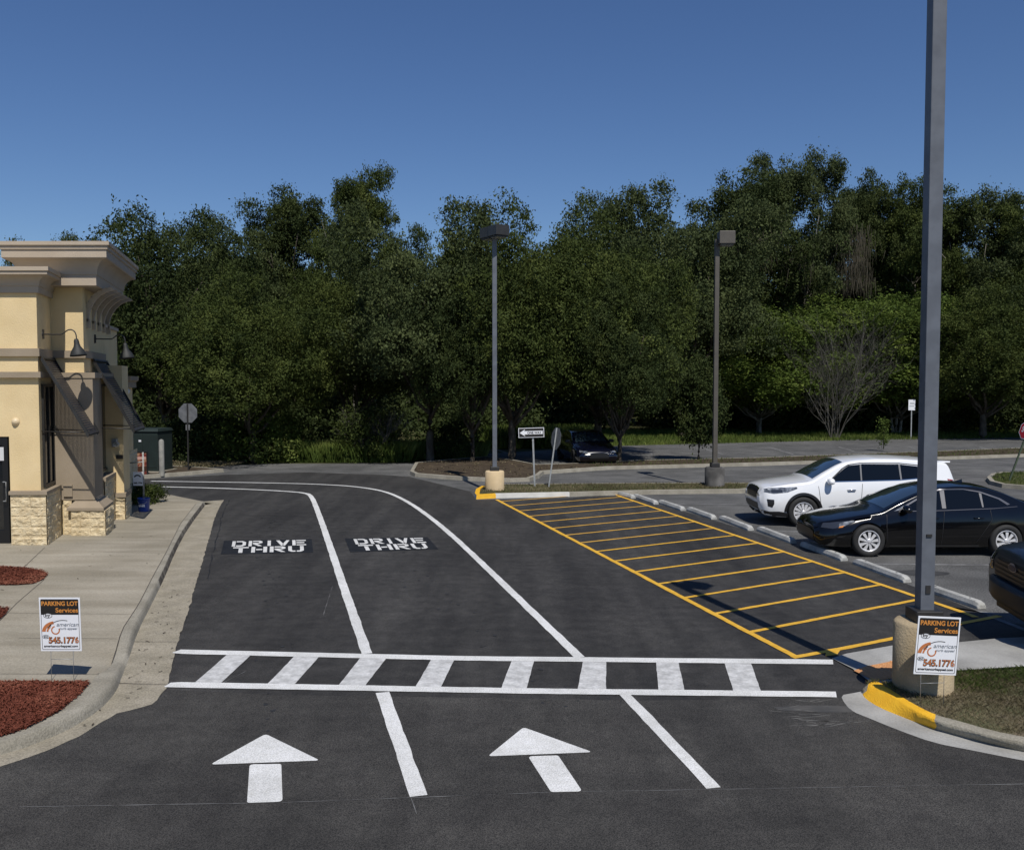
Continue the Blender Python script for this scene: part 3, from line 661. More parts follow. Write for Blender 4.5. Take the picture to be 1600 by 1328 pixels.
# glass entrance door at the left edge
dr = MB(); xd = X(15.8,18.62)
for (a,b,c,d) in ((xd-.14,xd-.02,.13,2.34),(xd-1.1,xd-.14,2.18,2.34),(xd-1.1,xd-.14,.13,.4),(xd-1.2,xd-1.1,.13,2.34)): dr.box(((a+b)/2,18.62,(c+d)/2),(b-a,.08,d-c))
door = bb(dr, 'door', mat('black door frame', (.006,.006,.007), .4), bevel=.004)
gl = MB(); gl.box((xd-.62,18.64,1.29),(.98,.02,1.8)); gl.build('pane', glassm, door)
hd = MB(); hx = X(8.5,18.5); hd.tube([(hx-.06,18.58,1.42),(hx-.06,18.5,1.42),(hx,18.5,1.42),(hx,18.5,1.02),(hx-.06,18.5,1.02),(hx-.06,18.58,1.02)], .012, 8); hd.build('handle', galv, door)
st_ = MB(); st_.box((X(0,18.5),18.57,2.0),(.09,.006,.28)); st_.build('notice', mat('white notice', (.6,.6,.6), .6), door)
jmb = MB(); skb(jmb, -24, xd-1.2, 18.7, .3, .1, 2.36); bb(jmb, 'wall', stucco)
mb = MB(); mb.lathe([(.001,-.07),(.045,-.062),(.075,-.03),(.085,0)], (X(24,18.5),18.555,D(24,659,18.5).z), 20, 'Y'); bb(mb, 'wall_dome', mat('cream plastic dome', (.65,.52,.33), .4))
# louvred metal awnings
def awning(xw, y0, ta, tb, zt, zb, out):
    fr = MB(); P = lambda u, t: Vector((xw+DX*t+.04+u*out, y0+t, zt+(zb-zt)*u))
    for t in (ta, tb-.05):
        a, b = P(0,t), P(1,t); fr.hexa([a+Vector((0,0,-.045)), b+Vector((0,0,-.045)), b+Vector((DX*.05,.05,-.045)), a+Vector((DX*.05,.05,-.045)), a+Vector((.03,0,.03)), b+Vector((.03,0,.03)), b+Vector((.03+DX*.05,.05,.03)), a+Vector((.03+DX*.05,.05,.03))])
    for u in (.005,.985):
        a, b = P(u,ta+.05), P(u,tb-.05); d1, d2 = Vector((.0,0,.03)), Vector((.05,0,-.03)); fr.hexa([a,a+d2,b+d2,b,a+d1,a+d1+d2,b+d1+d2,b+d1])
    aw = bb(fr, 'awning', darkm); sl = MB(); n_ = 34
    for k in range(n_):
        u = (k+.5)/n_; a, b = P(u,ta+.05), P(u,tb-.05); d1, d2 = Vector((.003,0,.006)), Vector((.02,0,-.032)); sl.hexa([a,a+d2,b+d2,b,a+d1,a+d1+d2,b+d1+d2,b+d1])
    sl.build('louvre', mat('brown louvre paint', (.04,.038,.04), .5), aw)
    for t in (ta+.12, tb-.15):
        rd = MB(); rd.tube([(xw+DX*t, y0+t, zb+.08), (xw+DX*t+out, y0+t, zb+.06)], .012, 6)
        rd.build('support_rod', darkm, aw)
awning(x1w, 18.56, .04, 1.14, 4.0, 2.38, .95)
awning(x2w, 19.72, .75, 2.38, 4.0, 2.36, .9)
# gooseneck lamps
def goose(xw, y0, t, z):
    x, y = xw+DX*t, y0+t; mb = MB()
    mb.lathe([(.001,0),(.05,0),(.05,.02),(.001,.02)], (x,y,z), 12, 'X'); mb.box((x+.02,y,z),(.02,.05,.2))
    pts = [(x,y,z),(x+.38,y,z-.01),(x+.44,y,z+.01),(x+.52,y,z+.08),(x+.6,y,z+.1),(x+.67,y,z+.07),(x+.71,y,z),(x+.72,y,z-.12)]
    mb.tube(smooth_line(pts,2), .013, 8); g = bb(mb, 'wall_lamp', darkm)
    sh = MB(); sh.lathe([(.001,.1),(.035,.1),(.05,.06),(.055,0),(.07,-.06),(.13,-.15),(.165,-.24),(.165,-.26),(.15,-.24),(.05,-.07),(.001,-.05)], (0,0,0), 24)
    s = sh.build('lamp_shade', mat('dark green shade', (.02,.021,.02), .65), g); s.location = (x+.72,y,z-.2); s.rotation_euler = (0,-.12,0)
goose(x1w, 18.56, .42, 4.5); goose(x2w, 19.72, 1.2, 4.5)
# meter boxes on the rear pier and round lamp
mb = MB(); mb.box((X(180,21.9),21.9,D(180,692,21.9).z),(.12,.12,.2)); mb.lathe([(.06,-.1),(.06,0)],(X(184,21.9),21.88,D(180,694,21.9).z),16,'Y'); bb(mb, 'meter_box', galv, bevel=.006)
mb = MB(); mb.box((X(186,21.9),21.93,D(186,714,21.9).z),(.16,.04,.1)); bb(mb, 'outlet_box', darkm)
mb = MB(); mb.lathe([(.001,-.09),(.06,-.07),(.09,0),(.06,.07),(.001,.09)], (D(198,611,24.5).x,24.5,D(198,611,24.5).z), 16); mb.box((D(198,611,24.5).x-.12,24.5,D(198,611,24.5).z+.05),(.2,.05,.05)); bb(mb, 'globe_lamp', mat('white globe', (.7,.7,.7), .3))

# ======================= LAMP POSTS
concp = mat('cream painted concrete', (.55,.42,.25), .85, (.62,.48,.3), scale=3, detail=6, bump=.3, bscale=50, spec=.15)
conct = mat('tan rendered concrete', (.36,.28,.17), .9, (.46,.37,.24), scale=2.5, detail=8, bump=.5, bscale=45, spec=.15, speck=[(1.5,(.8,.8,.8),(1.08,1.08,1.08),.8)])
concg = mat('stained grey concrete', (.07,.068,.065), .95, (.22,.21,.2), scale=1.8, detail=8, bump=.5, bscale=40, spec=.1, fac=(.42,.75))
def lamp_post(loc, r, h, cm, pm, pw, H, rot, label, heads, tall_base=False, hh_=.32):
    t = thing('lamp_post', label, 'lamp post', loc, rot, 'parking lot lamp posts')
    mb = MB(); mb.lathe([(r*1.0,-.1),(r,.02),(r,h-.03),(r-.03,h),(.001,h+.002)], (0,0,0), 48); p = mb.build('pedestal', cm, t)
    mb = MB(); mb.box((0,0,h+.07),(pw*1.95,pw*1.95,.13)); mb.build('base_cover', darkm, t, bevel=.01)
    mb = MB(); mb.box((0,0,(h+.12+H)/2),(pw,pw,H-h-.12)); pole = mb.build('pole', pm, t, bevel=.006)
    if tall_base:
        mb = MB(); mb.box((0,-pw/2-.006,h+.36),(.05,.012,.09)); mb.build('hand_hole', darkm, pole); mb = MB(); mb.box((0,-pw/2-.006,h+.95),(.06,.012,.03)); mb.build('bracket', darkm, pole)
    for (dx, dy, rz, m_, sx) in heads:
        mb = MB(); d = Vector((dx,dy,0)); L = d.length
        mb.box((0,0,H-.08),(pw*.9,pw*.9,.2)); 
        a = math.atan2(dy,dx); M = Matrix.Rotation(a,4,'Z'); mb.box(d*.35+Vector((0,0,H+.02)),(L*.7,.07,.07), M=M)
        arm = mb.build('arm', darkm, t)
        hb = MB(); M2 = Matrix.Rotation(a+rz,4,'Z'); hb.box(d+Vector((0,0,H+.04)),(sx,sx*.95,hh_), M=M2); hb.box(d+Vector((0,0,H+.04-hh_/2-.02)),(sx*.86,sx*.8,.05), M=M2); hb.build('lamp_head', m_, t, bevel=.012)
        lb = MB(); lb.box(d+Vector((0,0,H+.04-hh_/2-.048)),(sx*.7,sx*.65,.008), M=M2); lb.build('lens', mat('lamp lens', (.4,.4,.38), .2), t)
    return t
g = G(1441.5,1073,.12)
lamp_post(g, .312, .74, conct, greym, .15, 8.05, 0, 'tall grey lamp post in front, rising out of the photo from a tan concrete pedestal', [(.34,-.2,0,darkm,.42)], True)
g = G(773,765,.12)
lamp_post(g, .3, .6, concp, greym, .14, D(774,371,g.y).z, R(4), 'grey lamp post with twin dark heads on a cream painted pedestal', [(.12,-.22,0,darkm,.5),(-.12,.25,.15,darkm,.5)])
g = G(1116.5,759,.12)
lamp_post(g, .32, .62, concg, tanm, .14, D(1117,381,g.y).z, R(3), 'brownish lamp post with a single box head on a stained grey pedestal', [(.26,-.12,.35,tanm,.5)], hh_=.4)

# ======================= YARD SIGNS
signw = mat('white sign board', (.78,.79,.82), .5); signk = mat('black sign ink', (.015,.013,.012), .5); signo = mat('orange sign ink', (.62,.25,.05), .5)
signbr = mat('rust sign ink', (.5,.17,.06), .5); signg = mat('grey sign ink', (.2,.22,.25), .5)
def flat(mb, pts, y=0, d=.0006):
    n = len(pts); vs = [(p[0],y,p[1]) for p in pts]; mb.add(vs, [tuple(range(n))])
def yard_sign(loc, rot, tilt, label, lg, roll=0, wd=.457, hh=.61, post=.34, group='striping company yard signs', small=False):
    t = thing('yard_sign', label, 'sign', loc, rot, group)
    b = bpy.data.objects.new('board', None)
    mb = MB(); mb.box((0,0,post+hh/2),(wd,.006,hh)); bd = mb.build('board', signw, t, bevel=.0015); bd.rotation_euler = (tilt, roll, 0)
    k = wd/.457; z0 = post; y = -.0036
    def S_(pts): return [(p[0]*k, z0+p[1]*k) for p in pts]
    def rr(x0,z0_,x1,z1_,r,n=4):
        o = []
        for cx,cz,a0 in ((x1-r,z1_-r,0),(x0+r,z1_-r,90),(x0+r,z0_+r,180),(x1-r,z0_+r,270)):
            for i in range(n+1): a = R(a0+90*i/n); o.append((cx+r*math.cos(a), cz+r*math.sin(a)))
        return o
    m = MB(); flat(m, S_(rr(-.212,.415,.212,.592,.012)), y); m.build('top_panel', signk, bd)
    fr = MB(); o_ = S_(rr(-.212,.018,.212,.592,.014)); i_ = S_(rr(-.207,.023,.207,.587,.012)); nn = len(o_)
    fr.add([(p[0],y-.0004,p[1]) for p in o_+i_], [(q,(q+1)%nn,nn+(q+1)%nn,nn+q) for q in range(nn)]); fr.build('border', signk, bd)
    def el(cx,cz,a,b_,n=28): return [(cx+a*math.cos(2*math.pi*i/n), cz+b_*math.sin(2*math.pi*i/n)) for i in range(n)]
    def ring(nm, cx,cz,a,b_,w_,mm,y_=-.005):
        m = MB(); A = S_(el(cx,cz,a,b_)); B = S_(el(cx,cz,a-w_,b_-w_)); n=len(A); m.add([(p[0],y_,p[1]) for p in A+B],[(q,(q+1)%n,n+(q+1)%n,n+q) for q in range(n)]); m.build(nm, mm, bd)
    m = MB(); flat(m, S_(el(-.135,.405,.05,.028)), -.0046); m.build('oval', signw, bd); ring('oval_line', -.135,.405,.05,.028,.005,signk)
    T = lambda s, x, z, wdt, sz, mm, **q: text_mesh(s, sz*k, mm, 'lettering', bd, (x*k, -.0054, z0+z*k), width=wdt*k, **q)
    T('PARKING LOT', -.2, .52, .405, .068, signo, bold=.0016)
    T('Services', -.045, .443, .25, .072, signo, bold=.0012)
    T('by', -.165, .395, .06, .05, signk, bold=.001)
    # curving road emblem and swoosh ring
    m = MB()
    def arc(cx,cz,r0,r1,a0,a1,n=16,sq=1):
        P_, Q_ = [], []
        for i in range(n+1):
            a = R(a0+(a1-a0)*i/n); P_.append((cx+r0*math.cos(a), cz+r0*math.sin(a)*sq)); Q_.append((cx+r1*math.cos(a), cz+r1*math.sin(a)*sq))
        P_, Q_ = S_(P_), S_(Q_); m.add([(p[0],-.0048,p[1]) for p in P_+Q_],[(i,i+1,n+2+i,n+1+i) for i in range(n)])
    arc(-.05,.22,.155,.115,178,100,sq=.8); arc(-.05,.22,.085,.105,178,130,sq=.8); arc(-.055,.24,.05,.036,100,385); m.build('emblem', signbr, bd)
    m = MB()
    def arc2(*a, **q): arc(*a, **q)
    arc(.03,.18,.2,.192,140,75,sq=.88); arc(-.05,.22,.112,.1,150,118,sq=.8); m.build('emblem_line', signk, bd)
    T('american', -.04, .285, .245, .062, signg, italic=.25)
    T('curb appeal', -.01, .248, .2, .036, signg, italic=.2)
    ring('oval_line', -.165,.165,.038,.022,.004,signk); T('850', -.188,.155,.046,.03,signk)
    m0 = text_mesh('545.1776', .095*k, signk, 'lettering', bd, (-.137*k,-.0050,z0+.093*k), width=.34*k, bold=.005*k)
    T('545.1776', -.135, .095, .335, .095, signbr, bold=.0005)
    T('americancurbappeal.com', -.19, .048, .38, .034, signk, bold=.0008)
    st = MB()
    for x in (-.125*k, .125*k): st.tube([(x,0,-.03),(x,0,post+.25)], .0028, 6)
    if not small: st.tube([(-.125*k,0,post*.72),(.125*k,0,post*.72)], .0025, 6)
    st.build('wire_stake', galv, t)
    return t
g = G(98,1063,.125); s1 = yard_sign(g, R(0), R(2), 'white and orange parking lot services yard sign staked in the red mulch bed', None)
g = G(1456,1101,.125); s2 = yard_sign(g, R(4), R(1), 'white and orange parking lot services yard sign staked against the tan pedestal', None, R(3.4), post=.32)
# small copy on the pipe stand in the bucket
g = G(225,799,.125)
bk = thing('bucket', 'blue plastic bucket with white lettering on the sidewalk by the shrub', 'bucket', g)
bm_ = mat('blue bucket plastic', (.01,.04,.24), .4)
mb = MB(); mb.lathe([(.001,0),(.13,0),(.135,.02),(.15,.33),(.158,.335),(.158,.36),(.148,.36),(.128,.03),(.001,.03)], (0,0,0), 36); mb.lathe([(.158,.28),(.163,.283),(.158,.29)],(0,0,0),36); mb.build('pail', bm_, bk)
mb = MB(); mb.lathe([(.001,.22),(.14,.22)],(0,0,0),30); mb.build('concrete_fill', conc, bk)
te = text_mesh("LOWE'S", .07, signw, 'lettering', bk, (-.085,-.155,.14), width=.17, bold=.002)
for v in te.data.vertices:
    a = (v.co.x-.085)/.15; v.co.x = .085+.15*math.sin(a); v.co.z += .15*(1-math.cos(a))*-1
mb = MB(); mb.tube([(-.14*math.cos(a),-.16*math.sin(a)-.0,.33-.12*math.sin(a)) for a in [R(i*15) for i in range(13)]], .004, 6); mb.build('handle', galv, bk)
ps = thing('pipe_sign_stand', 'white pipe stand rising from the blue bucket with a small white sign on it', 'sign stand', g+Vector((0,0,.2)))
pv = mat('white pipe', (.18,.18,.17), .5, (.36,.36,.34), scale=20)
mb = MB(); mb.tube([(0,0,0),(0,0,1.35)], .022, 12); mb.build('upright', pv, ps)
mb = MB(); mb.tube([(0,0,1.1),(-.34,0,1.07)], .016, 10); mb.build('cross_pipe', pv, ps)
mb = MB(); mb.box((-.13,-.03,.66),(.25,.006,.36)); bd = mb.build('board', signw, ps)
ty = text_mesh('545.1776', .06, signk, 'lettering', bd, (-.24,-.035,.53), width=.22, bold=.003)
mb = MB()
for i in range(10):
    a0, a1 = R(20+i*14), R(34+i*14); mb.add([(-.14+.1*math.cos(a0),-.0345,.68+.09*math.sin(a0)),(-.14+.1*math.cos(a1),-.0345,.68+.09*math.sin(a1)),(-.14+.07*math.cos(a1),-.0345,.68+.055*math.sin(a1)),(-.14+.07*math.cos(a0),-.0345,.68+.055*math.sin(a0))],[(0,1,2,3)])
mb.build('emblem', signk, bd)
# poster frame
g = G(219.5,746,.0)
pf = thing('poster_frame', 'black framed upright poster with red food picture beside the green cabinet', 'poster sign', g, R(8))
W_, H_ = .5, .95
mb = MB(); 
for (cx,cz,sx,sz) in ((-W_/2,H_/2,.05,H_),(W_/2,H_/2,.05,H_),(0,H_,W_,.05),(0,.05,W_,.05)): mb.box((cx,0,cz),(sx,.06,sz))
mb.build('frame', blackp, pf, bevel=.004)
mb = MB(); mb.box((0,0,H_/2+.02),(W_-.04,.02,H_-.06)); mb.build('poster', mat('red poster print', (.14,.02,.015), .4, (.34,.19,.11), scale=9, detail=5, fac=(.45,.6)), pf)
mb = MB(); mb.box((0,-.014,.32),(W_-.06,.006,.18)); mb.build('caption_band', mat('brown poster band', (.05,.02,.01), .4), pf)
mb = MB(); mb.box((0,-.014,.72),(W_-.1,.006,.1)); mb.build('headline_band', mat('cream poster band', (.5,.3,.25), .4), pf)
mb = MB(); mb.box((0,0,.02),(W_+.1,.35,.03)); mb.build('foot', blackp, pf)
# ground box cabinet, bollard
g = G(226,738.5,.1)
cb = thing('utility_cabinet', 'dark green steel utility cabinet in the shade behind the building', 'utility cabinet', g+Vector((0,.6,0)), R(-8))
gm = mat('dark green paint', (.006,.014,.012), .7, (.009,.02,.017), scale=3)
mb = MB(); mb.box((0,0,.8),(1.2,1.1,1.5)); mb.build('housing', gm, cb, bevel=.02)
mb = MB(); mb.hexa([(-.64,-.6,1.552),(.64,-.6,1.552),(.64,.6,1.552),(-.64,.6,1.552),(-.6,-.5,1.66),(.6,-.5,1.66),(.6,.5,1.66),(-.6,.5,1.66)]); mb.build('lid', gm, cb, bevel=.01)
for s in (-1,1): mb = MB(); mb.box((s*.29,-.556,.82),(.55,.016,1.25)); mb.build('door', gm, cb, bevel=.006)
mb = MB(); mb.box((-.1,-.57,1.2),(.1,.01,.07)); mb.build('label_plate', signw, cb)
mb = MB(); mb.box((0,0,0),(1.4,1.4,.1)); mb.build('pad', conc, cb)
g = G(253,741.5,.1)
mb = MB(); mb.lathe([(.095,-.05),(.095,1.22),(.075,1.28),(.03,1.31),(.001,1.315)], (0,0,0), 24)
o = mb.build('bollard', mat('grey concrete post', (.2,.2,.18), .9, (.3,.29,.26), scale=5), None); o.location = g; tag(o, 'pale concrete bollard standing beside the dark green cabinet', 'bollard')

# ======================= TRAFFIC SIGNS
red = mat('red sign face', (.42,.02,.03), .45); alu = mat('shade darkened sign back', (.12,.125,.13), .6, (.19,.195,.2), scale=5, metal=.3)  # aluminium darkened: the left sign back's shade is put into its colour
def octa(r, y, t=.004):
    p = [(r*math.cos(R(22.5+45*i)), r*math.sin(R(22.5+45*i))) for i in range(8)]
    return p
def stop_sign(loc, H, face_rot, label, tiltx=0, tilty=0, r=.4, pw=.05, post=galv, plate=False, prot=0, group=None):
    t = thing('stop_sign', label, 'stop sign', loc, 0, group); t.rotation_euler = (tiltx, tilty, prot)
    mb = MB(); mb.box((0,0,H/2),(pw,pw,H)); mb.build('post', post, t)
    p = octa(r, 0); zc = H-r*.9; M = Matrix.Rotation(face_rot, 4, 'Z')
    def pl(y0, y1, rr_, m_, nm, par):
        q = octa(rr_, 0); vs = [M@Vector((a,y0,b)) for a,b in q]+[M@Vector((a,y1,b)) for a,b in q]; vs = [v+Vector((0,0,zc)) for v in vs]
        m = MB(); m.add(vs, [tuple(range(8)), tuple(range(15,7,-1))]+[(i,(i+1)%8,8+(i+1)%8,8+i) for i in range(8)]); return m.build(nm, m_, par)
    off = -pw/2-.004
    pnl = pl(off, off+.003, r, alu, 'panel', t)
    pl(off-.003, off-.0004, r*.985, signw, 'rim', pnl); pl(off-.005, off-.0032, r*.93, red, 'face', pnl)
    tx = text_mesh('STOP', r*.75, signw, 'lettering', pnl, (0,0,0), width=r*1.25, bold=.006)
    tx.matrix_local = Matrix.Translation((0,0,zc)) @ M @ Matrix.Translation((-r*.625, off-.007, -r*.27)) @ Matrix.Rotation(math.pi/2,4,'X')
    if plate:
        m = MB(); m.box((0,0,zc-r-.15),(.16,.006,.22)); m.build('plate', alu, t)
    return t
g = G(294.5,735,.1); stop_sign(g, D(294,633,g.y).z-.1+.05, math.pi-R(5), 'back of an octagonal stop sign on a dark post under the left trees', r=.4, post=darkm, plate=True)
g = G(857.5,761,.12); stop_sign(g, 1.93, R(112), 'grey octagonal stop sign turned edge on, leaning beside the one way sign', r=.38, tilty=R(7.5), pw=.045)
g = G(1577,751,.12); stop_sign(g, 2.2, R(-80), 'red stop sign cut off by the right edge on a leaning green post', r=.38, tilty=R(19), pw=.05, post=mat('green post paint', (.05,.07,.04), .6))
g = G(835.5,759.5,.12); Hs = D(835,668,g.y).z-.12
ow = thing('one_way_sign', 'black and white one way sign with arrow pointing left on a thin metal post', 'traffic sign', g, 0)
mb = MB(); mb.box((0,0,Hs/2-.02),(.055,.04,Hs-.04)); po = mb.build('post', galv, ow); po.rotation_euler = (0,R(-2.2),0)
mb = MB(); mb.box((-.07,-.05,Hs-.16),(.84,.004,.32)); pn = mb.build('panel', alu, ow); pn.rotation_euler = (0,R(-1.6),R(4))
mb = MB(); mb.box((-.07,-.054,Hs-.16),(.835,.003,.315)); mb.build('border', signw, pn)
mb = MB(); mb.box((-.07,-.057,Hs-.16),(.80,.003,.28)); mb.build('face', signk, pn)
mb = MB(); zc = Hs-.16; mb.add([(-.45,-.06,zc),(-.27,-.06,zc-.115),(-.3,-.06,zc-.055),(.3,-.06,zc-.055),(.3,-.06,zc+.055),(-.3,-.06,zc+.055),(-.27,-.06,zc+.115)],[(0,1,2,5,6),(2,3,4,5)]); mb.build('arrow', signw, pn)
text_mesh('ONE WAY', .11, signk, 'lettering', pn, (-.2,-.062,zc-.04), width=.46, bold=.003)
g = G(1423.5,672,.0); g = Vector((g.x*56/g.y, 56, 0))
ws = thing('notice_sign', 'small white rectangular notice on a thin post at the far edge of the lot', 'sign', g)
h_ = D(1423,624,56).z; mb = MB(); mb.box((0,0,h_/2-.1),(.06,.05,h_-.2)); mb.build('post', galv, ws)
mb = MB(); mb.box((0,-.035,h_-.35),(.42,.01,.66)); pn = mb.build('panel', signw, ws, bevel=.003)
mb = MB(); mb.box((.02,-.044,h_-.25),(.26,.006,.05)); mb.box((0,-.044,h_-.42),(.3,.006,.03)); mb.build('print', signg, pn)

# ======================= WHEEL STOPS
stops = [((955,771.5),(986,779.5)),((988,777),(1021,788.5)),((1027,786.5),(1063,798.5)),((1072,798),(1111,812)),((1122,811.5),(1168,829.5)),((1181,829),(1234,849.5)),((1249,853),(1313,877)),((1331,881),(1411,911)),((1438,921),(1527,952))]
whs = ['farthest concrete wheel stop, at the top end of the yellow hatched zone','second wheel stop from the far kerb along the hatched zone','third wheel stop from the far kerb along the hatched zone','fourth wheel stop from the far kerb along the hatched zone','concrete wheel stop just in front of the white SUV nose','concrete wheel stop between the white SUV and the black sedan','concrete wheel stop under the front bumper of the black sedan','concrete wheel stop between the black sedan and the tall grey pole','nearest concrete wheel stop, right of the tall grey pole by the dark truck']
stm = mat('wheel stop concrete', (.3,.3,.285), .85, (.45,.45,.43), scale=4, detail=7, bump=.3, bscale=50, spec=.2, speck=[(20,(.8,.8,.8),(1.1,1.1,1.1),.6)])
def stop_mesh(L, parent):
    prof = [(-.085,0),(-.085,.045),(-.055,.108),(.055,.108),(.085,.045),(.085,0)]; rows = []
    for s, k, e in ((-L/2,.55,0),(-L/2+.02,.8,0),(-L/2+.1,1,0),(L/2-.1,1,0),(L/2-.02,.8,0),(L/2,.55,0)):
        rows.append([(s+(0), y*(.7+.3*k), z*k) for y, z in prof])
    mb = MB(); vs = [v for r in rows for v in r]; n = len(prof)
    mb.add(vs, [(i*n+j, i*n+j+1, (i+1)*n+j+1, (i+1)*n+j) for i in range(5) for j in range(n-1)]+[tuple(range(n)), tuple(range(5*n+n-1,5*n-1,-1))])
    o = mb.build('block', stm, parent, bevel=.006); b = MB()
    for s in (-.3*L,.3*L): b.lathe([(.001,.114),(.015,.113),(.018,.107)],(s,0,0),10)
    b.build('anchor_pin', darkm, parent)
for (a, b), lb in zip(stops, whs):
    p, q = G(*a), G(*b); L = (q-p).length; c = (p+q)/2; an = math.atan2(q.y-p.y, q.x-p.x)
    nrm = Vector((-math.sin(an), math.cos(an),0)); 
    if nrm.x < 0: nrm = -nrm
    t = thing('wheel_stop', lb, 'wheel stop', c+nrm*.085+Vector((0,0,.005)), an, 'concrete wheel stops'); stop_mesh(min(L,1.85), t)
# bay lines of the old lot
bl = MB(); baym = mat('faded bay paint', (.11,.11,.11), .8, (.22,.22,.22), scale=3, detail=8, fac=(.4,.6))
road = bpy.data.objects['road']
for (a, b) in (((1345,881),(1700,884)),((1185,830),(1500,833)),((1025,787),(1300,789)),((1470,947),(1560,960))):
    bl = MB(); stripe(bl, world([a,b]), .1, .004, .006); bl.build('bay_line', baym, road)
for (a, b) in (((1545,962),(1640,1000)),): bl = MB(); stripe(bl, world([a,b]), .1, .0085, .006); bl.build('bay_line', baym, lot)
for px in range(800,1600,110):
    bl = MB(); stripe(bl, [G2(px,710),G2(px*1-40,698)], .12, .004, .01); bl.build('bay_line', baym, road)
# ======================= CARS
def interp_s(tab, x, w=.05):
    xs = [t[0] for t in tab]; ys = [t[1] for t in tab]
    return sum(np.interp(x+d*w, xs, ys)*k for d, k in ((-1,.15),(-.5,.2),(0,.3),(.5,.2),(1,.15)))
class CarShape:
    def __init__(s, L, T, Zb, B, Wm, Wb, tum, crown, rc=.07, NX=150):
        s.L=L; s.T=T; s.Zb=Zb; s.B=B; s.Wm=Wm; s.Wb=Wb; s.tum=tum; s.crown=crown; s.rc=rc; s.NX=NX
    def section(s, x):
        T, zb, B = (float(interp_s(t, x)) for t in (s.T, s.Zb, s.B)); wm, wb = float(interp_s(s.Wm, x)), float(interp_s(s.Wb, x))
        B = min(B, T-.03); g = T-B; rc = min(s.rc, g*.6); c = min(s.crown, g*.45)
        p = []
        p += [(0,zb),(wm*.5,zb),(wm*.86,zb+.005),(wm*.93,zb+.03)]
        zm = zb+(B-zb)*.55
        p += [(wm*.965,zb+.12*(B-zb)/.6+.02),(wm*.985,zb+(B-zb)*.33),(wm,zm),(wm*.6+wb*.4,zb+(B-zb)*.8),(wm*.25+wb*.75,zb+(B-zb)*.94),(wb,B)]
        zc = T-c-rc; yc = wb-s.tum*max(0,(zc-B)); 
        for f in (.25,.5,.75,1): p.append((wb+(yc-wb)*f, B+(zc-B)*f))
        for a in (25,50,72,90): p.append((yc-rc*1.3*(1-math.cos(R(a))), zc+rc*math.sin(R(a))))
        yt = p[-1][0]; zt = p[-1][1]
        for f in (.8,.6,.4,.2,0): p.append((yt*f, zt+(T-zt)*(1-f*f)))
        return p
    def mesh(s):
        u = np.linspace(0,1,s.NX); xs = s.L*(u-.10*np.sin(2*np.pi*u)/ (2*np.pi)*1.0)
        # denser towards both ends
        e = np.concatenate([np.linspace(0,.12,10)[:-1], np.linspace(.12,s.L-.12,s.NX)[:-1], np.linspace(s.L-.12,s.L,10)]); rows = []
        for x in e:
            h = s.section(x); rows.append([(x,-y,z) for y,z in h] + [(x,y,z) for y,z in reversed(h[1:-1])])
        m = len(rows[0]); mb = MB(); mb.add([v for r in rows for v in r], [(i*m+j,i*m+(j+1)%m,(i+1)*m+(j+1)%m,(i+1)*m+j) for i in range(len(rows)-1) for j in range(m)], 0, True)
        mb.add(rows[0], [tuple(range(m))]); mb.add(rows[-1], [tuple(range(m))]); return mb
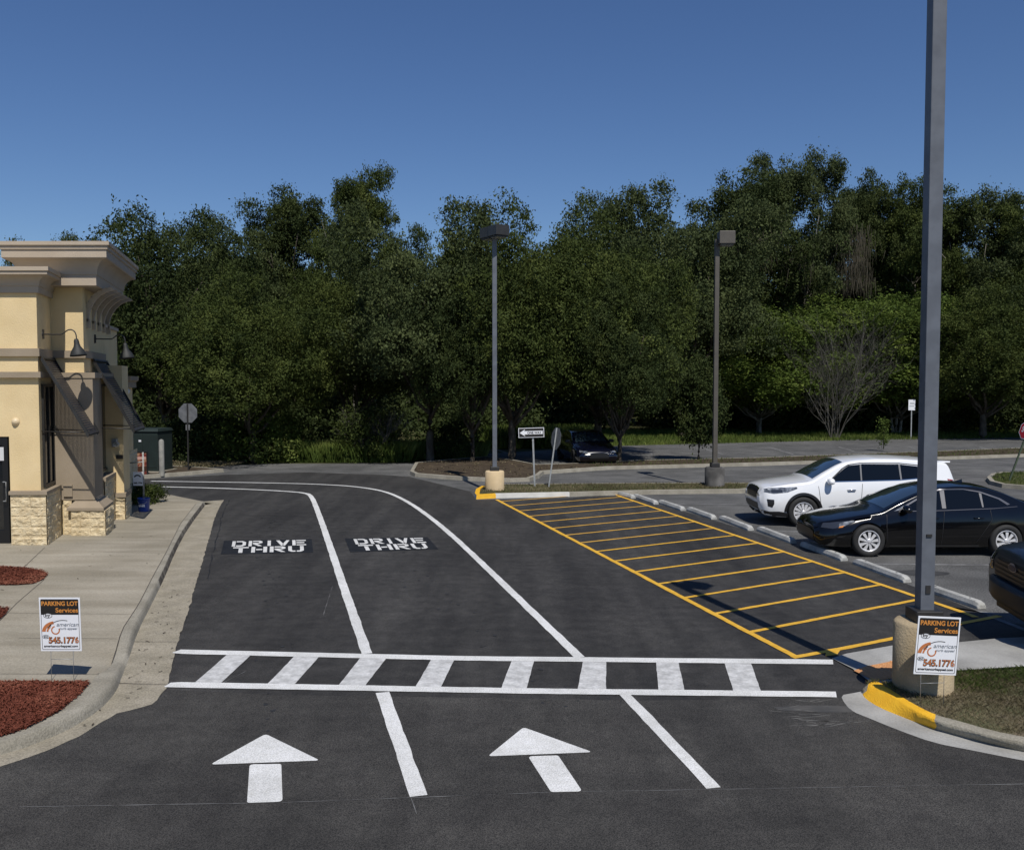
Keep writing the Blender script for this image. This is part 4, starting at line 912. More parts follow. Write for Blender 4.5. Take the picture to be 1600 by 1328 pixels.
def make_car(name, label, cat, shape, paint, wheels, rim, loc, rot=0, side=(), front=(), top=(), cut_r=.36, wheel_r=.335, track=.8, arch=blackp, wheel_style=10, mats=None, extras=None, scale=1, arch_trim=None, solid_bits=()):
    root = thing(name, label, cat, loc, rot)
    mb = shape.mesh(); body = mb.build('body', [paint, blackp], root)
    bm = bmesh.new(); bm.from_mesh(body.data); bmesh.ops.remove_doubles(bm, verts=bm.verts, dist=1e-5); bmesh.ops.recalc_face_normals(bm, faces=bm.faces); bm.to_mesh(body.data)
    bvh = BVHTree.FromBMesh(bm); bm.normal_update(); kd = KDTree(len(bm.verts)); vn = [v.normal.copy() for v in bm.verts]
    for i_, v in enumerate(bm.verts): kd.insert(v.co, i_)
    kd.balance(); bm.free()
    # wheel arch cuts
    cutters = []
    for wx in wheels:
        for sgn in (-1,1):
            c = MB(); c.lathe([(.001,-.16),(cut_r,-.16),(cut_r,.16),(.001,.16)], (wx, sgn*(shape.Wm[len(shape.Wm)//2][1]-.08), wheel_r+.01), 40, 'Y', 0, False)
            co = c.build('cut', blackp, None); bm = bmesh.new(); bm.from_mesh(co.data); bmesh.ops.remove_doubles(bm, verts=bm.verts, dist=.002); bmesh.ops.recalc_face_normals(bm, faces=bm.faces); bm.to_mesh(co.data); bm.free()
            co.parent = root; co.matrix_parent_inverse = Matrix.Identity(4)
            md = body.modifiers.new('cut','BOOLEAN'); md.operation = 'DIFFERENCE'; md.solver = 'EXACT'; md.object = co; md.material_mode = 'TRANSFER'; cutters.append(co)
    bpy.context.view_layer.update(); dg = bpy.context.evaluated_depsgraph_get()
    me = bpy.data.meshes.new_from_object(body.evaluated_get(dg)); body.modifiers.clear(); body.data = me; me.name = 'body'
    for c in cutters: bpy.data.objects.remove(c)
    for p in me.polygons: p.use_smooth = True
    nn_ = []
    for v in me.vertices:
        hs_ = kd.find_n(v.co, 4); n_ = Vector((0,0,0))
        for (_, i_, d_) in hs_: n_ += vn[i_]/(d_+.004)
        nn_.append(n_.normalized())
    me.normals_split_custom_set_from_vertices(nn_)
    def decal(nm, poly, axis, m, off=.004, step=.05, par=root, both=True, thick=True):
        signs = (-1,1) if (axis == 'side' and both) else ((-1,) if axis == 'side' else (1,))
        for sg in signs:
            pts = [Vector(p) for p in poly]; dn = []
            for a, b in zip(pts, pts[1:]+pts[:1]):
                k = max(1, int((b-a).length/step)); dn += [a.lerp(b, i/k) for i in range(k)]
            n = len(dn); ins = list(dn); xs = [p.x for p in dn]; ys = [p.y for p in dn]
            gx, gy = np.meshgrid(np.arange(min(xs)+step/2,max(xs),step), np.arange(min(ys)+step/2,max(ys),step)); gx=gx.ravel(); gy=gy.ravel(); k = inside(gx,gy,[tuple(p) for p in dn])
            ins += [Vector((a,b)) for a,b in zip(gx[k],gy[k])]
            vs,_,fs,*_ = delaunay_2d_cdt(ins, [], [list(range(n))], 1, 1e-6); out = []; nr = []; last = None
            for v in vs:
                if axis == 'side': o_, d_ = Vector((v.x, sg*3, v.y)), Vector((0,-sg,0))
                elif axis == 'front': o_, d_ = Vector((-2, v.x, v.y)), Vector((1,0,0))
                elif axis == 'rear': o_, d_ = Vector((shape.L+2, v.x, v.y)), Vector((-1,0,0))
                else: o_, d_ = Vector((v.x, v.y, 4)), Vector((0,0,-1))
                h, nn, *_ = bvh.ray_cast(o_, d_)
                if h is None: h = last if last is not None else o_+d_*3; nn = -d_
                last = h; 
                if nn.dot(d_) > 0: nn = -nn
                out.append(h+nn*off); nr.append(nn)
            mb = MB(); mb.add(out, [tuple(f) for f in fs], 0, True); o = mb.build(nm, m, par, recalc=False)
            ref = Vector((0,sg,0)) if axis == 'side' else (Vector((-1,0,0)) if axis == 'front' else (Vector((1,0,0)) if axis == 'rear' else Vector((0,0,1))))
            if len(o.data.polygons) and sum((p.normal.dot(ref) for p in o.data.polygons)) < 0: o.data.flip_normals()
        return o
    def line(pts, w=.008):
        # thin panel gap polygon around a polyline
        pts = [Vector(p) for p in pts]; l, r = [], []
        for i,p in enumerate(pts):
            t = (pts[min(i+1,len(pts)-1)]-pts[max(i-1,0)]).normalized(); n_ = Vector((-t.y,t.x))*w/2; l.append(p+n_); r.append(p-n_)
        return [tuple(p) for p in l+r[::-1]]
    for d in side: decal(d[0], d[1], 'side', d[2], *(d[3:] if len(d) > 3 else ()))
    for d in front: decal(d[0], d[1], 'front', d[2], *(d[3:] if len(d) > 3 else ()))
    for d in top: decal(d[0], d[1], 'top', d[2], *(d[3:] if len(d) > 3 else ()))
    if arch_trim:
        for wx in wheels:
            for a0, a1 in ((-8,188),):
                o_ = [(wx+(cut_r+arch_trim)*math.cos(R(a)), wheel_r+.01+(cut_r+arch_trim)*math.sin(R(a))) for a in range(a0,a1,7)]
                i_ = [(wx+(cut_r-.005)*math.cos(R(a)), wheel_r+.01+(cut_r-.005)*math.sin(R(a))) for a in range(a0,a1,7)]
                decal('arch_trim', o_+i_[::-1], 'side', blackp, .009, .04)
    # wheels
    for wx in wheels:
        for sg in (-1,1):
            w_ = bpy.data.objects.new('wheel', None); COL.objects.link(w_); w_.parent = root; w_.location = (wx, sg*track, wheel_r)
            rr = wheel_r; ri = rr*.66; mb = MB(); hw = .11
            mb.lathe([(ri,-hw+.02),(ri+.01,-hw),(rr-.035,-hw),(rr-.012,-hw+.015),(rr,-hw+.04),(rr,hw-.04),(rr-.012,hw-.015),(rr-.035,hw),(ri,hw-.02),(ri,-hw+.02)], (0,0,0), 48, 'Y'); mb.build('tyre', blackr, w_)
            mb = MB(); y0 = sg*hw
            mb.lathe([(ri+.004,sg*(hw-.012)),(ri-.006,sg*(hw-.004)),(ri-.02,sg*(hw-.012)),(ri-.026,sg*(hw-.07)),(ri-.03,0)], (0,0,0), 48, 'Y')
            ns = wheel_style
            for k in range(ns):
                a = 2*math.pi*k/ns+.1
                for pp in ([0] if ns > 7 else [0]):
                    w1, w2 = (.022,.034) if ns >= 9 else (.030,.055)
                    w1 *= rr/.335; w2 *= rr/.335; dr = Vector((math.cos(a),0,math.sin(a))); dt = Vector((-math.sin(a),0,math.cos(a)))
                    yo = Vector((0,sg*(hw-.028),0)); yi = Vector((0,sg*(hw-.02),0)); yb = Vector((0,sg*(hw-.06),0))
                    A = dr*(.045)+yi; Bp = dr*(ri-.016)+yo
                    mb.add([A-dt*w1,A+dt*w1,Bp+dt*w2,Bp-dt*w2, A-dt*w1+yb*.3,A+dt*w1+yb*.3,Bp+dt*w2-Vector((0,sg*.025,0)),Bp-dt*w2-Vector((0,sg*.025,0))],[(0,1,2,3),(0,3,7,4),(1,5,6,2)])
            mb.lathe([(.001,sg*(hw-.008)),(.03,sg*(hw-.01)),(.052,sg*(hw-.02)),(.058,sg*(hw-.04))],(0,0,0),24,'Y'); mb.build('rim', rim, w_)
            mb = MB(); mb.lathe([(.001,sg*(hw-.085)),(ri-.02,sg*(hw-.085)),(ri-.015,sg*(hw-.09))],(0,0,0),32,'Y'); mb.build('brake_disc', mat('dark brake', (.03,.03,.03), .5), w_)
    if extras: extras(root, decal, line, bvh)
    return root
def mirror(root, x, y, z, m, s=1):
    for sg in (-1,1):
        mb = MB(); vs=[]; n=14; k=8
        for j in range(k+1):
            ph = math.pi*j/k
            for i in range(n):
                th = 2*math.pi*i/n; sx, sy, sz = math.sin(ph)*math.cos(th), -math.cos(ph), math.sin(ph)*math.sin(th)
                f = lambda v,p: math.copysign(abs(v)**p, v)
                vs.append((x+f(sx,.8)*.085*s, sg*(y+f(sy,.8)*.12*s+.06), z+f(sz,.8)*.075*s-.02*sy))
        mb.add(vs,[(j*n+i,j*n+(i+1)%n,(j+1)*n+(i+1)%n,(j+1)*n+i) for j in range(k) for i in range(n)],0,True)
        mb.box((x+.02,sg*(y-.05),z-.06),(.07,.14,.035)); mb.build('mirror', m, root)
def handle(root, x, y, z, m):
    for sg in (-1,1):
        mb = MB(); mb.tube([(x-.1,sg*y,z),(x-.08,sg*(y+.035),z),(x+.08,sg*(y+.035),z+.004),(x+.1,sg*y,z)], [.012,.015,.015,.012], 8); mb.build('door_handle', m, root)
def ellipse(cx, cy, a, b, n=20): return [(cx+a*math.cos(2*math.pi*i/n), cy+b*math.sin(2*math.pi*i/n)) for i in range(n)]
def side_at(bvh, x, z):
    h, *_ = bvh.ray_cast(Vector((x,-3,z)), Vector((0,1,0))); return -h.y if h else .85
carglass = mat('tinted car glass', (.004,.005,.006), .05, coat=.25, spec=.35)
clearglass = mat('windscreen glass', (.02,.032,.04), .03, coat=1, spec=.9)
chrome = mat('chrome', (.7,.7,.7), .12, metal=1)
alloy = mat('silver alloy', (.72,.72,.73), .35, metal=.35)
lampg = mat('headlight lens', (.28,.3,.33), .08, (.05,.055,.06), scale=12, coat=1, spec=.8)
lampd = mat('smoked lamp lens', (.03,.032,.036), .06, coat=1, spec=.8)
amber = mat('amber reflector', (.6,.2,.02), .2); gap = mat('panel gap', (.012,.012,.014), .6)
grey = mat('silver window surround', (.16,.16,.165), .4, metal=.3)
tailred = mat('red tail lens', (.3,.01,.01), .15, coat=1)
def belt_poly(xs, zt, zb): return list(zip(xs, zb)) + list(zip(xs[::-1], zt[::-1]))

# ---- white SUV
suv = CarShape(4.85,
  T=[(0,.80),(.03,.90),(.1,.97),(.3,1.02),(.7,1.085),(1.1,1.135),(1.22,1.16),(1.5,1.33),(1.85,1.52),(2.05,1.60),(2.3,1.645),(2.8,1.68),(3.4,1.675),(4.0,1.64),(4.4,1.60),(4.56,1.57),(4.62,1.42),(4.7,1.2),(4.78,1.02),(4.85,.86)],
  Zb=[(0,.50),(.04,.34),(.12,.26),(.4,.22),(1,.2),(3.8,.2),(4.5,.25),(4.75,.33),(4.85,.5)],
  B=[(0,.72),(.1,.84),(.5,.93),(1.1,1.0),(1.4,1.03),(2.5,1.06),(3.6,1.1),(4.3,1.15),(4.6,1.12),(4.85,.8)],
  Wm=[(0,.66),(.05,.76),(.15,.85),(.35,.91),(.7,.94),(1.5,.945),(4.0,.94),(4.5,.9),(4.75,.83),(4.85,.74)],
  Wb=[(0,.6),(.08,.70),(.2,.78),(.5,.84),(1.1,.87),(1.6,.88),(3.5,.88),(4.2,.86),(4.6,.8),(4.85,.7)], tum=.33, crown=.045, rc=.07)
carw = mat('white car paint', (.78,.79,.8), .25, coat=1, spec=.5)
def suv_extra(root, decal, line, bvh):
    for l in ([(1.42,.34),(1.4,.6),(1.36,.99)], [(2.36,.28),(2.38,.7),(2.42,1.05)], [(3.30,.32),(3.42,.6),(3.55,.85),(3.5,1.08)], [(1.42,.33),(3.3,.29)]):
        decal('panel_gap', line(l,.01), 'side', gap, .0045)
    decal('sill', [(1.4,.19),(3.4,.19),(3.4,.3),(1.4,.3)], 'side', blackp, .006)
    mirror(root, 1.62, side_at(bvh,1.62,1.08)+.08, 1.12, carw); mb = None
    for x in (2.15,3.05): handle(root, x, side_at(bvh,x,.9), .9, chrome)
    decal('hood_seam', line([(.25,-.72),(1.15,-.79)],.01), 'top', gap, .004); decal('hood_seam', line([(.25,.72),(1.15,.79)],.01), 'top', gap, .004)
    for sg in ():
        mb = MB(); mb.tube([(2.3,sg*.62,1.635),(2.4,sg*.625,1.665),(3.9,sg*.615,1.655),(4.05,sg*.61,1.62)], .012, 8); mb.build('roof_rail', grey, root)
    mb = MB(); mb.hexa([(4.3,-.6,1.53),(4.68,-.56,1.53),(4.68,.56,1.53),(4.3,.6,1.53),(4.3,-.58,1.575),(4.70,-.54,1.565),(4.70,.54,1.565),(4.3,.58,1.575)]); mb.build('spoiler', carw, root, bevel=.012)
    for k in range(4): decal('grille_bar', [(-.34+.02*k,.66+k*.055),(.34-.02*k,.66+k*.055),(.34-.02*k,.672+k*.055),(-.34+.02*k,.672+k*.055)], 'front', mat('grille bar', (.05,.05,.05), .3, metal=.6), .02)
    decal('badge', ellipse(0,.90,.065,.03), 'front', chrome, .012, .02); decal('badge', ellipse(0,.90,.052,.02), 'front', blackp, .016, .02)
    mb = MB(); mb.box((-.02,0,.52),(.02,.3,.14)); 
wheelsS = (1.0, 3.80)
make_car('suv', 'white SUV with tinted windows parked behind the black sedan', 'car', suv, carw, wheelsS, alloy, (6.03,22.4,0),
  side=[('window',[(1.86,1.10),(2.36,1.115),(2.38,1.50),(2.13,1.475),(1.98,1.38),(1.68,1.14),(1.7,1.09)],carglass),
        ('window',[(2.44,1.115),(3.32,1.14),(3.30,1.505),(2.46,1.51)],carglass),
        ('window',[(3.40,1.145),(4.0,1.2),(4.22,1.27),(4.2,1.31),(3.95,1.44),(3.4,1.50)],carglass),
        ('pillar_trim',[(2.34,1.11),(2.46,1.115),(2.48,1.512),(2.36,1.50)],carglass,.003),('pillar_trim',[(3.30,1.135),(3.42,1.14),(3.42,1.50),(3.28,1.508)],carglass,.003),('pillar_strip',[(2.385,1.12),(2.42,1.12),(2.435,1.505),(2.40,1.502)],grey,.008),('pillar_strip',[(3.34,1.14),(3.38,1.142),(3.37,1.5),(3.33,1.5)],grey,.008),('roof_trim',[(1.68,1.13),(1.98,1.39),(2.14,1.485),(2.4,1.522),(3.35,1.52),(3.98,1.455),(4.25,1.31),(4.24,1.335),(3.98,1.475),(3.35,1.54),(2.4,1.542),(2.12,1.503),(1.95,1.405),(1.66,1.15)],blackp,.006),
        ('window_trim',[(1.66,1.085),(3.3,1.125),(4.02,1.185),(4.02,1.2),(3.3,1.14),(1.66,1.1)],chrome,.008),
        ('headlight',[(.1,.83),(.3,.80),(.62,.84),(.86,.93),(.84,.965),(.5,.955),(.2,.93),(.1,.9)],lampg,.006),
        ('headlight_shroud',[(.25,.82),(.5,.83),(.5,.9),(.25,.89)],lampd,.010),
        ('fog_vent',[(.16,.5),(.26,.47),(.3,.56),(.3,.66),(.14,.67)],blackp,.006),
        ('lower_bumper',[(.03,.28),(.2,.24),(.62,.24),(.64,.34),(.42,.38),(.2,.37),(.05,.4)],blackp,.007),
        ('tail_light',[(4.55,.98),(4.74,.98),(4.72,1.12),(4.5,1.16)],tailred,.006)],
  front=[('grille_surround',[(-.44,.63),(.44,.63),(.49,.80),(.46,.895),(.22,.925),(-.22,.925),(-.46,.895),(-.49,.80)],chrome,.007),('grille',[(-.40,.66),(.40,.66),(.44,.80),(.42,.87),(.2,.90),(-.2,.90),(-.42,.87),(-.44,.80)],blackp,.013),
         ('lower_intake',[(-.5,.36),(.5,.36),(.56,.5),(.5,.55),(-.5,.55),(-.56,.5)],blackp,.008),
         ('skid_strip',[(-.45,.375),(.45,.375),(.45,.39),(-.45,.39)],alloy,.014)],
  top=[('windscreen',[(1.27,-.70),(1.27,.70),(2.02,.62),(2.02,-.62)],clearglass,.005,.06)],
  cut_r=.40, wheel_r=.365, track=.83, extras=suv_extra, arch_trim=.06, wheel_style=12)

# ---- black sedan
sed = CarShape(4.64,
  T=[(0,.58),(.04,.66),(.12,.71),(.35,.76),(.8,.85),(1.15,.91),(1.3,.945),(1.6,1.10),(2.0,1.27),(2.25,1.355),(2.5,1.405),(2.9,1.43),(3.2,1.42),(3.5,1.375),(3.8,1.28),(4.1,1.15),(4.25,1.09),(4.45,1.06),(4.55,1.0),(4.6,.85),(4.64,.7)],
  Zb=[(0,.36),(.04,.24),(.12,.19),(.5,.17),(3.8,.17),(4.4,.22),(4.6,.32),(4.64,.4)],
  B=[(0,.52),(.1,.6),(.4,.68),(.9,.77),(1.3,.83),(2,.88),(3,.92),(3.8,.965),(4.2,.98),(4.5,.95),(4.64,.62)],
  Wm=[(0,.58),(.04,.68),(.12,.77),(.3,.84),(.6,.875),(1.2,.89),(3.8,.89),(4.3,.85),(4.55,.76),(4.64,.66)],
  Wb=[(0,.5),(.08,.62),(.25,.70),(.6,.77),(1.2,.81),(1.7,.83),(3.5,.82),(4,.79),(4.5,.7),(4.64,.58)], tum=.42, crown=.04, rc=.06)
black = mat('black car paint', (.0025,.0025,.003), .16, coat=.55, spec=.35)
def sed_extra(root, decal, line, bvh):
    for l in ([(1.36,.3),(1.34,.6),(1.36,.84)], [(2.44,.25),(2.46,.6),(2.5,.9)], [(3.14,.3),(3.3,.55),(3.44,.75),(3.42,.94)]):
        decal('panel_gap', line(l,.009), 'side', gap, .0045)
    decal('sill_strip', [(1.42,.215),(3.2,.215),(3.2,.24),(1.42,.24)], 'side', mat('dull sill', (.02,.02,.02), .5), .006)
    mirror(root, 1.72, side_at(bvh,1.72,.93)+.08, .97, black, .95)
    for x in (2.28,3.18): handle(root, x, side_at(bvh,x,.78), .78, black)
    decal('window_trim', line([(1.6,.905),(2.5,.925),(3.5,.965),(3.98,1.0)],.012), 'side', mat('dim trim', (.12,.12,.13), .3, metal=.8), .009)
    decal('badge', ellipse(0,.60,.07,.045), 'front', chrome, .012, .02); decal('badge', ellipse(0,.60,.055,.032), 'front', blackp, .016, .02)
    mb = MB(); mb.hexa([(3.05,-.015,1.425),(3.25,-.02,1.41),(3.25,.02,1.41),(3.05,.015,1.425),(3.12,-.004,1.455),(3.25,-.006,1.475),(3.25,.006,1.475),(3.12,.004,1.455)]); mb.build('antenna_fin', black, root)
make_car('sedan', 'glossy black sedan with silver wheels parked nearest behind the tall pole', 'car', sed, black, (.99,3.73), alloy, (6.13,18.62,0),
  side=[('window',[(1.66,.94),(2.44,.965),(2.46,1.30),(2.32,1.265),(2.1,1.18),(1.78,1.02)],carglass),
        ('window',[(2.56,.965),(3.26,.99),(3.24,1.265),(2.95,1.315),(2.58,1.315)],carglass),
        ('window',[(3.31,.995),(3.72,1.03),(3.60,1.13),(3.31,1.245)],carglass),
        ('pillar_trim',[(2.47,.965),(2.55,.965),(2.565,1.315),(2.475,1.31)],grey,.006),
        ('pillar_trim',[(3.27,.99),(3.30,.992),(3.30,1.25),(3.25,1.265)],grey,.007),
        ('window_surround',[(1.6,.93),(1.66,.93),(1.8,1.02),(2.12,1.19),(2.34,1.275),(2.5,1.32),(2.95,1.325),(3.26,1.275),(3.62,1.14),(3.78,1.03),(3.84,1.045),(3.66,1.16),(3.28,1.292),(2.95,1.342),(2.48,1.336),(2.3,1.288),(2.08,1.2),(1.7,1.0)],mat('surround metal', (.16,.16,.17), .3, metal=.7),.007),
        ('quarter_glass',[(1.5,.905),(1.62,.93),(1.74,1.01),(1.72,1.02)],lampg,.008),
        ('headlight',[(.1,.565),(.3,.555),(.5,.6),(.74,.70),(.72,.725),(.42,.69),(.15,.65)],lampd,.006),
        ('headlight_reflector',[(.42,.60),(.52,.61),(.72,.705),(.68,.715),(.5,.68),(.42,.65)],lampg,.009),
        ('side_marker',[(.4,.575),(.48,.585),(.52,.62),(.43,.6)],amber,.011),
        ('tail_light',[(4.3,.86),(4.58,.84),(4.57,.95),(4.35,.97)],tailred,.006)],
  front=[('grille',[(-.55,.26),(.55,.26),(.5,.46),(.3,.50),(-.3,.50),(-.5,.46)],blackp,.008)],
  top=[('windscreen',[(1.36,-.66),(1.36,.66),(2.2,.56),(2.2,-.56)],clearglass,.005,.06),('rear_glass',[(3.48,-.54),(3.48,.54),(4.1,.6),(4.1,-.6)],carglass,.005,.06)],
  cut_r=.355, wheel_r=.325, track=.79, extras=sed_extra, wheel_style=9)

# ---- dark pickup truck front at the right edge
trk = CarShape(5.9,
  T=[(0,1.02),(.03,1.16),(.12,1.24),(.4,1.29),(.9,1.34),(1.3,1.36),(1.42,1.38),(1.75,1.66),(2.0,1.88),(2.15,1.93),(3.0,1.96),(3.6,1.94),(3.85,1.88),(3.95,1.5),(4.0,1.4),(5.8,1.4),(5.9,1.38)],
  Zb=[(0,.62),(.05,.55),(.3,.5),(1,.45),(5,.5),(5.9,.6)],
  B=[(0,.95),(.1,1.08),(.5,1.15),(1.4,1.24),(2,1.26),(3.8,1.3),(4,1.34),(5.9,1.33)],
  Wm=[(0,.86),(.05,.92),(.2,.97),(.6,1.0),(5.8,1.0),(5.9,.98)],
  Wb=[(0,.82),(.1,.88),(.5,.93),(1.4,.95),(3.9,.95),(5.9,.96)], tum=.25, crown=.05, rc=.08, NX=110)
navy = mat('dark navy truck paint', (.006,.007,.012), .3, coat=.4)
def trk_extra(root, decal, line, bvh):
    mb = MB(); n=24; rows=[]
    for i in range(n+1):
        y = -1+2*i/n; x = -.09+.20*abs(y)**3.2; rows.append([(x,y*.99,.50),(x-.03,y*.99,.56),(x-.03,y*.99,.74),(x+.02,y*.99,.80),(x+.14,y*.97,.80),(x+.14,y*.97,.50)])
    mb.add([v for r in rows for v in r],[(i*6+j,i*6+(j+1)%6,(i+1)*6+(j+1)%6,(i+1)*6+j) for i in range(n) for j in range(6)],0,True); mb.add(rows[0],[tuple(range(6))]); mb.add(rows[-1],[tuple(range(6))])
    mb.build('bumper', mat('black bumper', (.012,.012,.013), .45), root, bevel=.01)
    mb = MB(); mb.box((.25,0,.42),(.3,1.7,.2)); mb.build('air_dam', blackp, root, bevel=.02)
    for k in range(5): decal('grille_bar', [(-.6,.84+k*.06),(.6,.84+k*.06),(.6,.868+k*.06),(-.6,.868+k*.06)], 'front', mat('dark grille bar', (.02,.02,.022), .3), .02)
    decal('badge', ellipse(0,1.02,.13,.052,28), 'front', mat('dim badge rim', (.3,.3,.33), .3, metal=.6), .03, .03); decal('badge', ellipse(0,1.02,.115,.04,28), 'front', mat('dark blue badge', (.008,.012,.04), .3), .034, .03)
    mirror(root, 1.85, 1.06, 1.42, blackp, 1.5)
tk = make_car('pickup_truck', 'dark navy pickup truck nose cut off by the right edge', 'truck', trk, navy, (1.02,4.6), alloy, (6.64,11.74,0), R(-8),
  side=[('window',[(2.0,1.33),(2.9,1.34),(2.9,1.8),(2.2,1.8)],carglass),('window',[(2.98,1.34),(3.75,1.36),(3.7,1.78),(2.98,1.8)],carglass),('headlight',[(.03,.9),(.3,.92),(.32,1.1),(.05,1.12)],lampd,.006)],
  front=[('grille',[(-.62,.82),(.62,.82),(.66,1.0),(.62,1.14),(-.62,1.14),(-.66,1.0)],blackp,.01),('headlight',[(-.9,.9),(-.7,.88),(-.68,1.1),(-.88,1.1)],lampd,.01),('headlight',[(.9,.9),(.7,.88),(.68,1.1),(.88,1.1)],lampd,.01)],
  top=[('windscreen',[(1.46,-.75),(1.46,.75),(2.02,.7),(2.02,-.7)],carglass,.005,.08)], cut_r=.48, wheel_r=.42, track=.86, extras=trk_extra, wheel_style=8)

# ---- distant dark coupe facing the camera
far = CarShape(4.8, T=sed.T[:-3]+[(4.6,1.0),(4.75,.85),(4.8,.7)], Zb=[(0,.36),(.04,.24),(.12,.19),(.5,.17),(3.8,.17),(4.5,.22),(4.76,.32),(4.8,.4)], B=sed.B[:-1]+[(4.8,.62)], Wm=[(0,.66),(.04,.76),(.12,.84),(.3,.9),(.6,.93),(1.2,.95),(3.8,.95),(4.4,.9),(4.8,.72)], Wb=[(0,.56),(.08,.68),(.25,.76),(.6,.83),(1.2,.86),(1.7,.87),(3.5,.86),(4,.83),(4.8,.62)], tum=.42, crown=.04, rc=.06, NX=90)
def far_extra(root, decal, line, bvh): mirror(root, 1.72, side_at(bvh,1.72,.93)+.08, .97, blackp, 1)
g = G(930,727,0)
make_car('coupe', 'dark blue car facing the camera in the shade of the trees across the road', 'car', far, mat('dark blue car paint', (.003,.004,.012), .2, coat=1), (.95,3.8), mat('dark alloy', (.03,.03,.03), .3, metal=.6), (g.x+.12,37.4,0), R(90+9),
  side=[('window',[(1.66,.94),(2.44,.965),(2.46,1.30),(2.32,1.265),(2.1,1.18),(1.78,1.02)],carglass),('window',[(2.56,.965),(3.5,1.0),(3.5,1.17),(2.95,1.315),(2.58,1.315)],carglass)],
  front=[('grille',[(-.4,.26),(.4,.26),(.42,.5),(.2,.56),(-.2,.56),(-.42,.5)],blackp,.008),('headlight',[(-.8,.58),(-.5,.56),(-.5,.63),(-.78,.66)],lampg,.01),('headlight',[(.8,.58),(.5,.56),(.5,.63),(.78,.66)],lampg,.01)],
  top=[('windscreen',[(1.36,-.7),(1.36,.7),(2.2,.6),(2.2,-.6)],clearglass,.005,.08)], cut_r=.36, wheel_r=.33, track=.84, extras=far_extra, wheel_style=10)

# ======================= VEGETATION
def leaves(blobs, n, size, aspect=.5, out=.35, keep=.7, seed=0, tuft=16):
    rg = np.random.default_rng(seed); B = np.array(blobs); r = B[:,3]; pr = r**2; pr = pr/pr.sum()
    nt_ = max(8, n//tuft); kt = rg.choice(len(B), nt_, p=pr); dt_ = rg.normal(size=(nt_,3)); dt_[:,2] += .25; dt_ /= np.linalg.norm(dt_,axis=1)[:,None]
    fr = np.clip(rg.normal(.9,.16,nt_),.3,1.3); CT = B[kt,:3]+dt_*(r[kt]*fr)[:,None]*np.array([1,1,.8])
    ph = rg.uniform(0,6.28,3); CT = CT+np.stack([np.sin(CT[:,1]*1.9+CT[:,2]*1.3+ph[0]),np.sin(CT[:,2]*2.1+CT[:,0]*1.5+ph[1]),np.sin(CT[:,0]*1.8+CT[:,1]*2.2+ph[2])],1)*.22*min(1,r.mean())
    j = rg.integers(0, nt_, n); k = kt[j]; d = dt_[j]; ts = size*rg.uniform(1.2,2.6,nt_); al = rg.normal(0,1,n)*ts[j]*.8
    P = CT[j]+rg.normal(size=(n,3))*(ts[j])[:,None]*np.array([1,1,.75])+d*al[:,None]
    deep = np.zeros(n,bool)
    for b in B:
        q = (P-b[:3])/np.array([1,1,.8]); deep |= (np.einsum('ij,ij->i',q,q) < (b[3]*keep)**2)
    m = ~deep | (rg.random(n) < .12); P = P[m]; d = d[m]; n = len(P)
    nr = d*out+rg.normal(size=(n,3))*.55; nr /= np.linalg.norm(nr,axis=1)[:,None]
    t = np.cross(nr, rg.normal(size=(n,3))); t /= np.linalg.norm(t,axis=1)[:,None]; b = np.cross(nr,t)
    s = size*rg.uniform(.6,1.3,n)[:,None]; V = np.zeros((n,4,3))
    V[:,0] = P-t*s; V[:,1] = P-b*s*aspect+nr*s*.12; V[:,2] = P+t*s; V[:,3] = P+b*s*aspect+nr*s*.12
    return V
def crown_blobs(a, zc, c, nb, rb, seed, flat=0, jitter=.25):
    rg = np.random.default_rng(seed); out = []
    for i in range(nb):
        u = rg.normal(size=3); u /= np.linalg.norm(u); f = rg.uniform(.35,1)**.45
        if u[2] < -.45: u[2] *= .5
        k = 1+jitter*noise.noise(Vector((u[0]*1.6+seed,u[1]*1.6,u[2]*1.6)))*2
        out.append((u[0]*a*f*k, u[1]*a*f*k, zc+u[2]*c*f*k, rb*rg.uniform(.65,1.35)))
    return out
def trunk_mesh(h0, spread, top, r0, seed, nl=9, forks=1, lean=0):
    rg = random.Random(seed); mb = MB()
    for f in range(forks):
        ox = (f-(forks-1)/2)*r0*1.4; pts = []
        for i in range(7): 
            z = -.15+(h0+.15)*i/6; pts.append((ox*(1+z*.35)+rg.uniform(-.03,.03)+lean*z, rg.uniform(-.03,.03), z))
        mb.tube(pts, [r0*(1.35 if i==0 else 1.08-.06*i)/(1 if forks==1 else 1.35) for i in range(7)], 10)
        base = Vector(pts[-1])
        for l in range(nl):
            a = 6.283*l/nl+rg.uniform(-.4,.4); L = spread*rg.uniform(.55,1); up = (top-h0)*rg.uniform(.45,.95); p = [base-Vector((0,0,rg.uniform(0,.35*h0)))]
            for i in range(1,7):
                q = i/6; p.append(p[0]+Vector((math.cos(a+.35*q*rg.uniform(-1,1))*L*q**.8, math.sin(a)*L*q**.8, up*q**1.15))+Vector([rg.uniform(-.15,.15) for _ in range(3)]))
            mb.tube(p, [r0*.5*(1-.14*i)*.9 for i in range(7)], 6)
            for s in range(3):
                b0 = p[rg.randint(2,5)]; e = b0+Vector((rg.uniform(-1,1),rg.uniform(-1,1),rg.uniform(.2,1)))*spread*.35; mb.tube([b0,(b0+e)/2+Vector((0,0,.15)),e],[r0*.16,r0*.11,r0*.05],5)
    return mb
DIM = {}
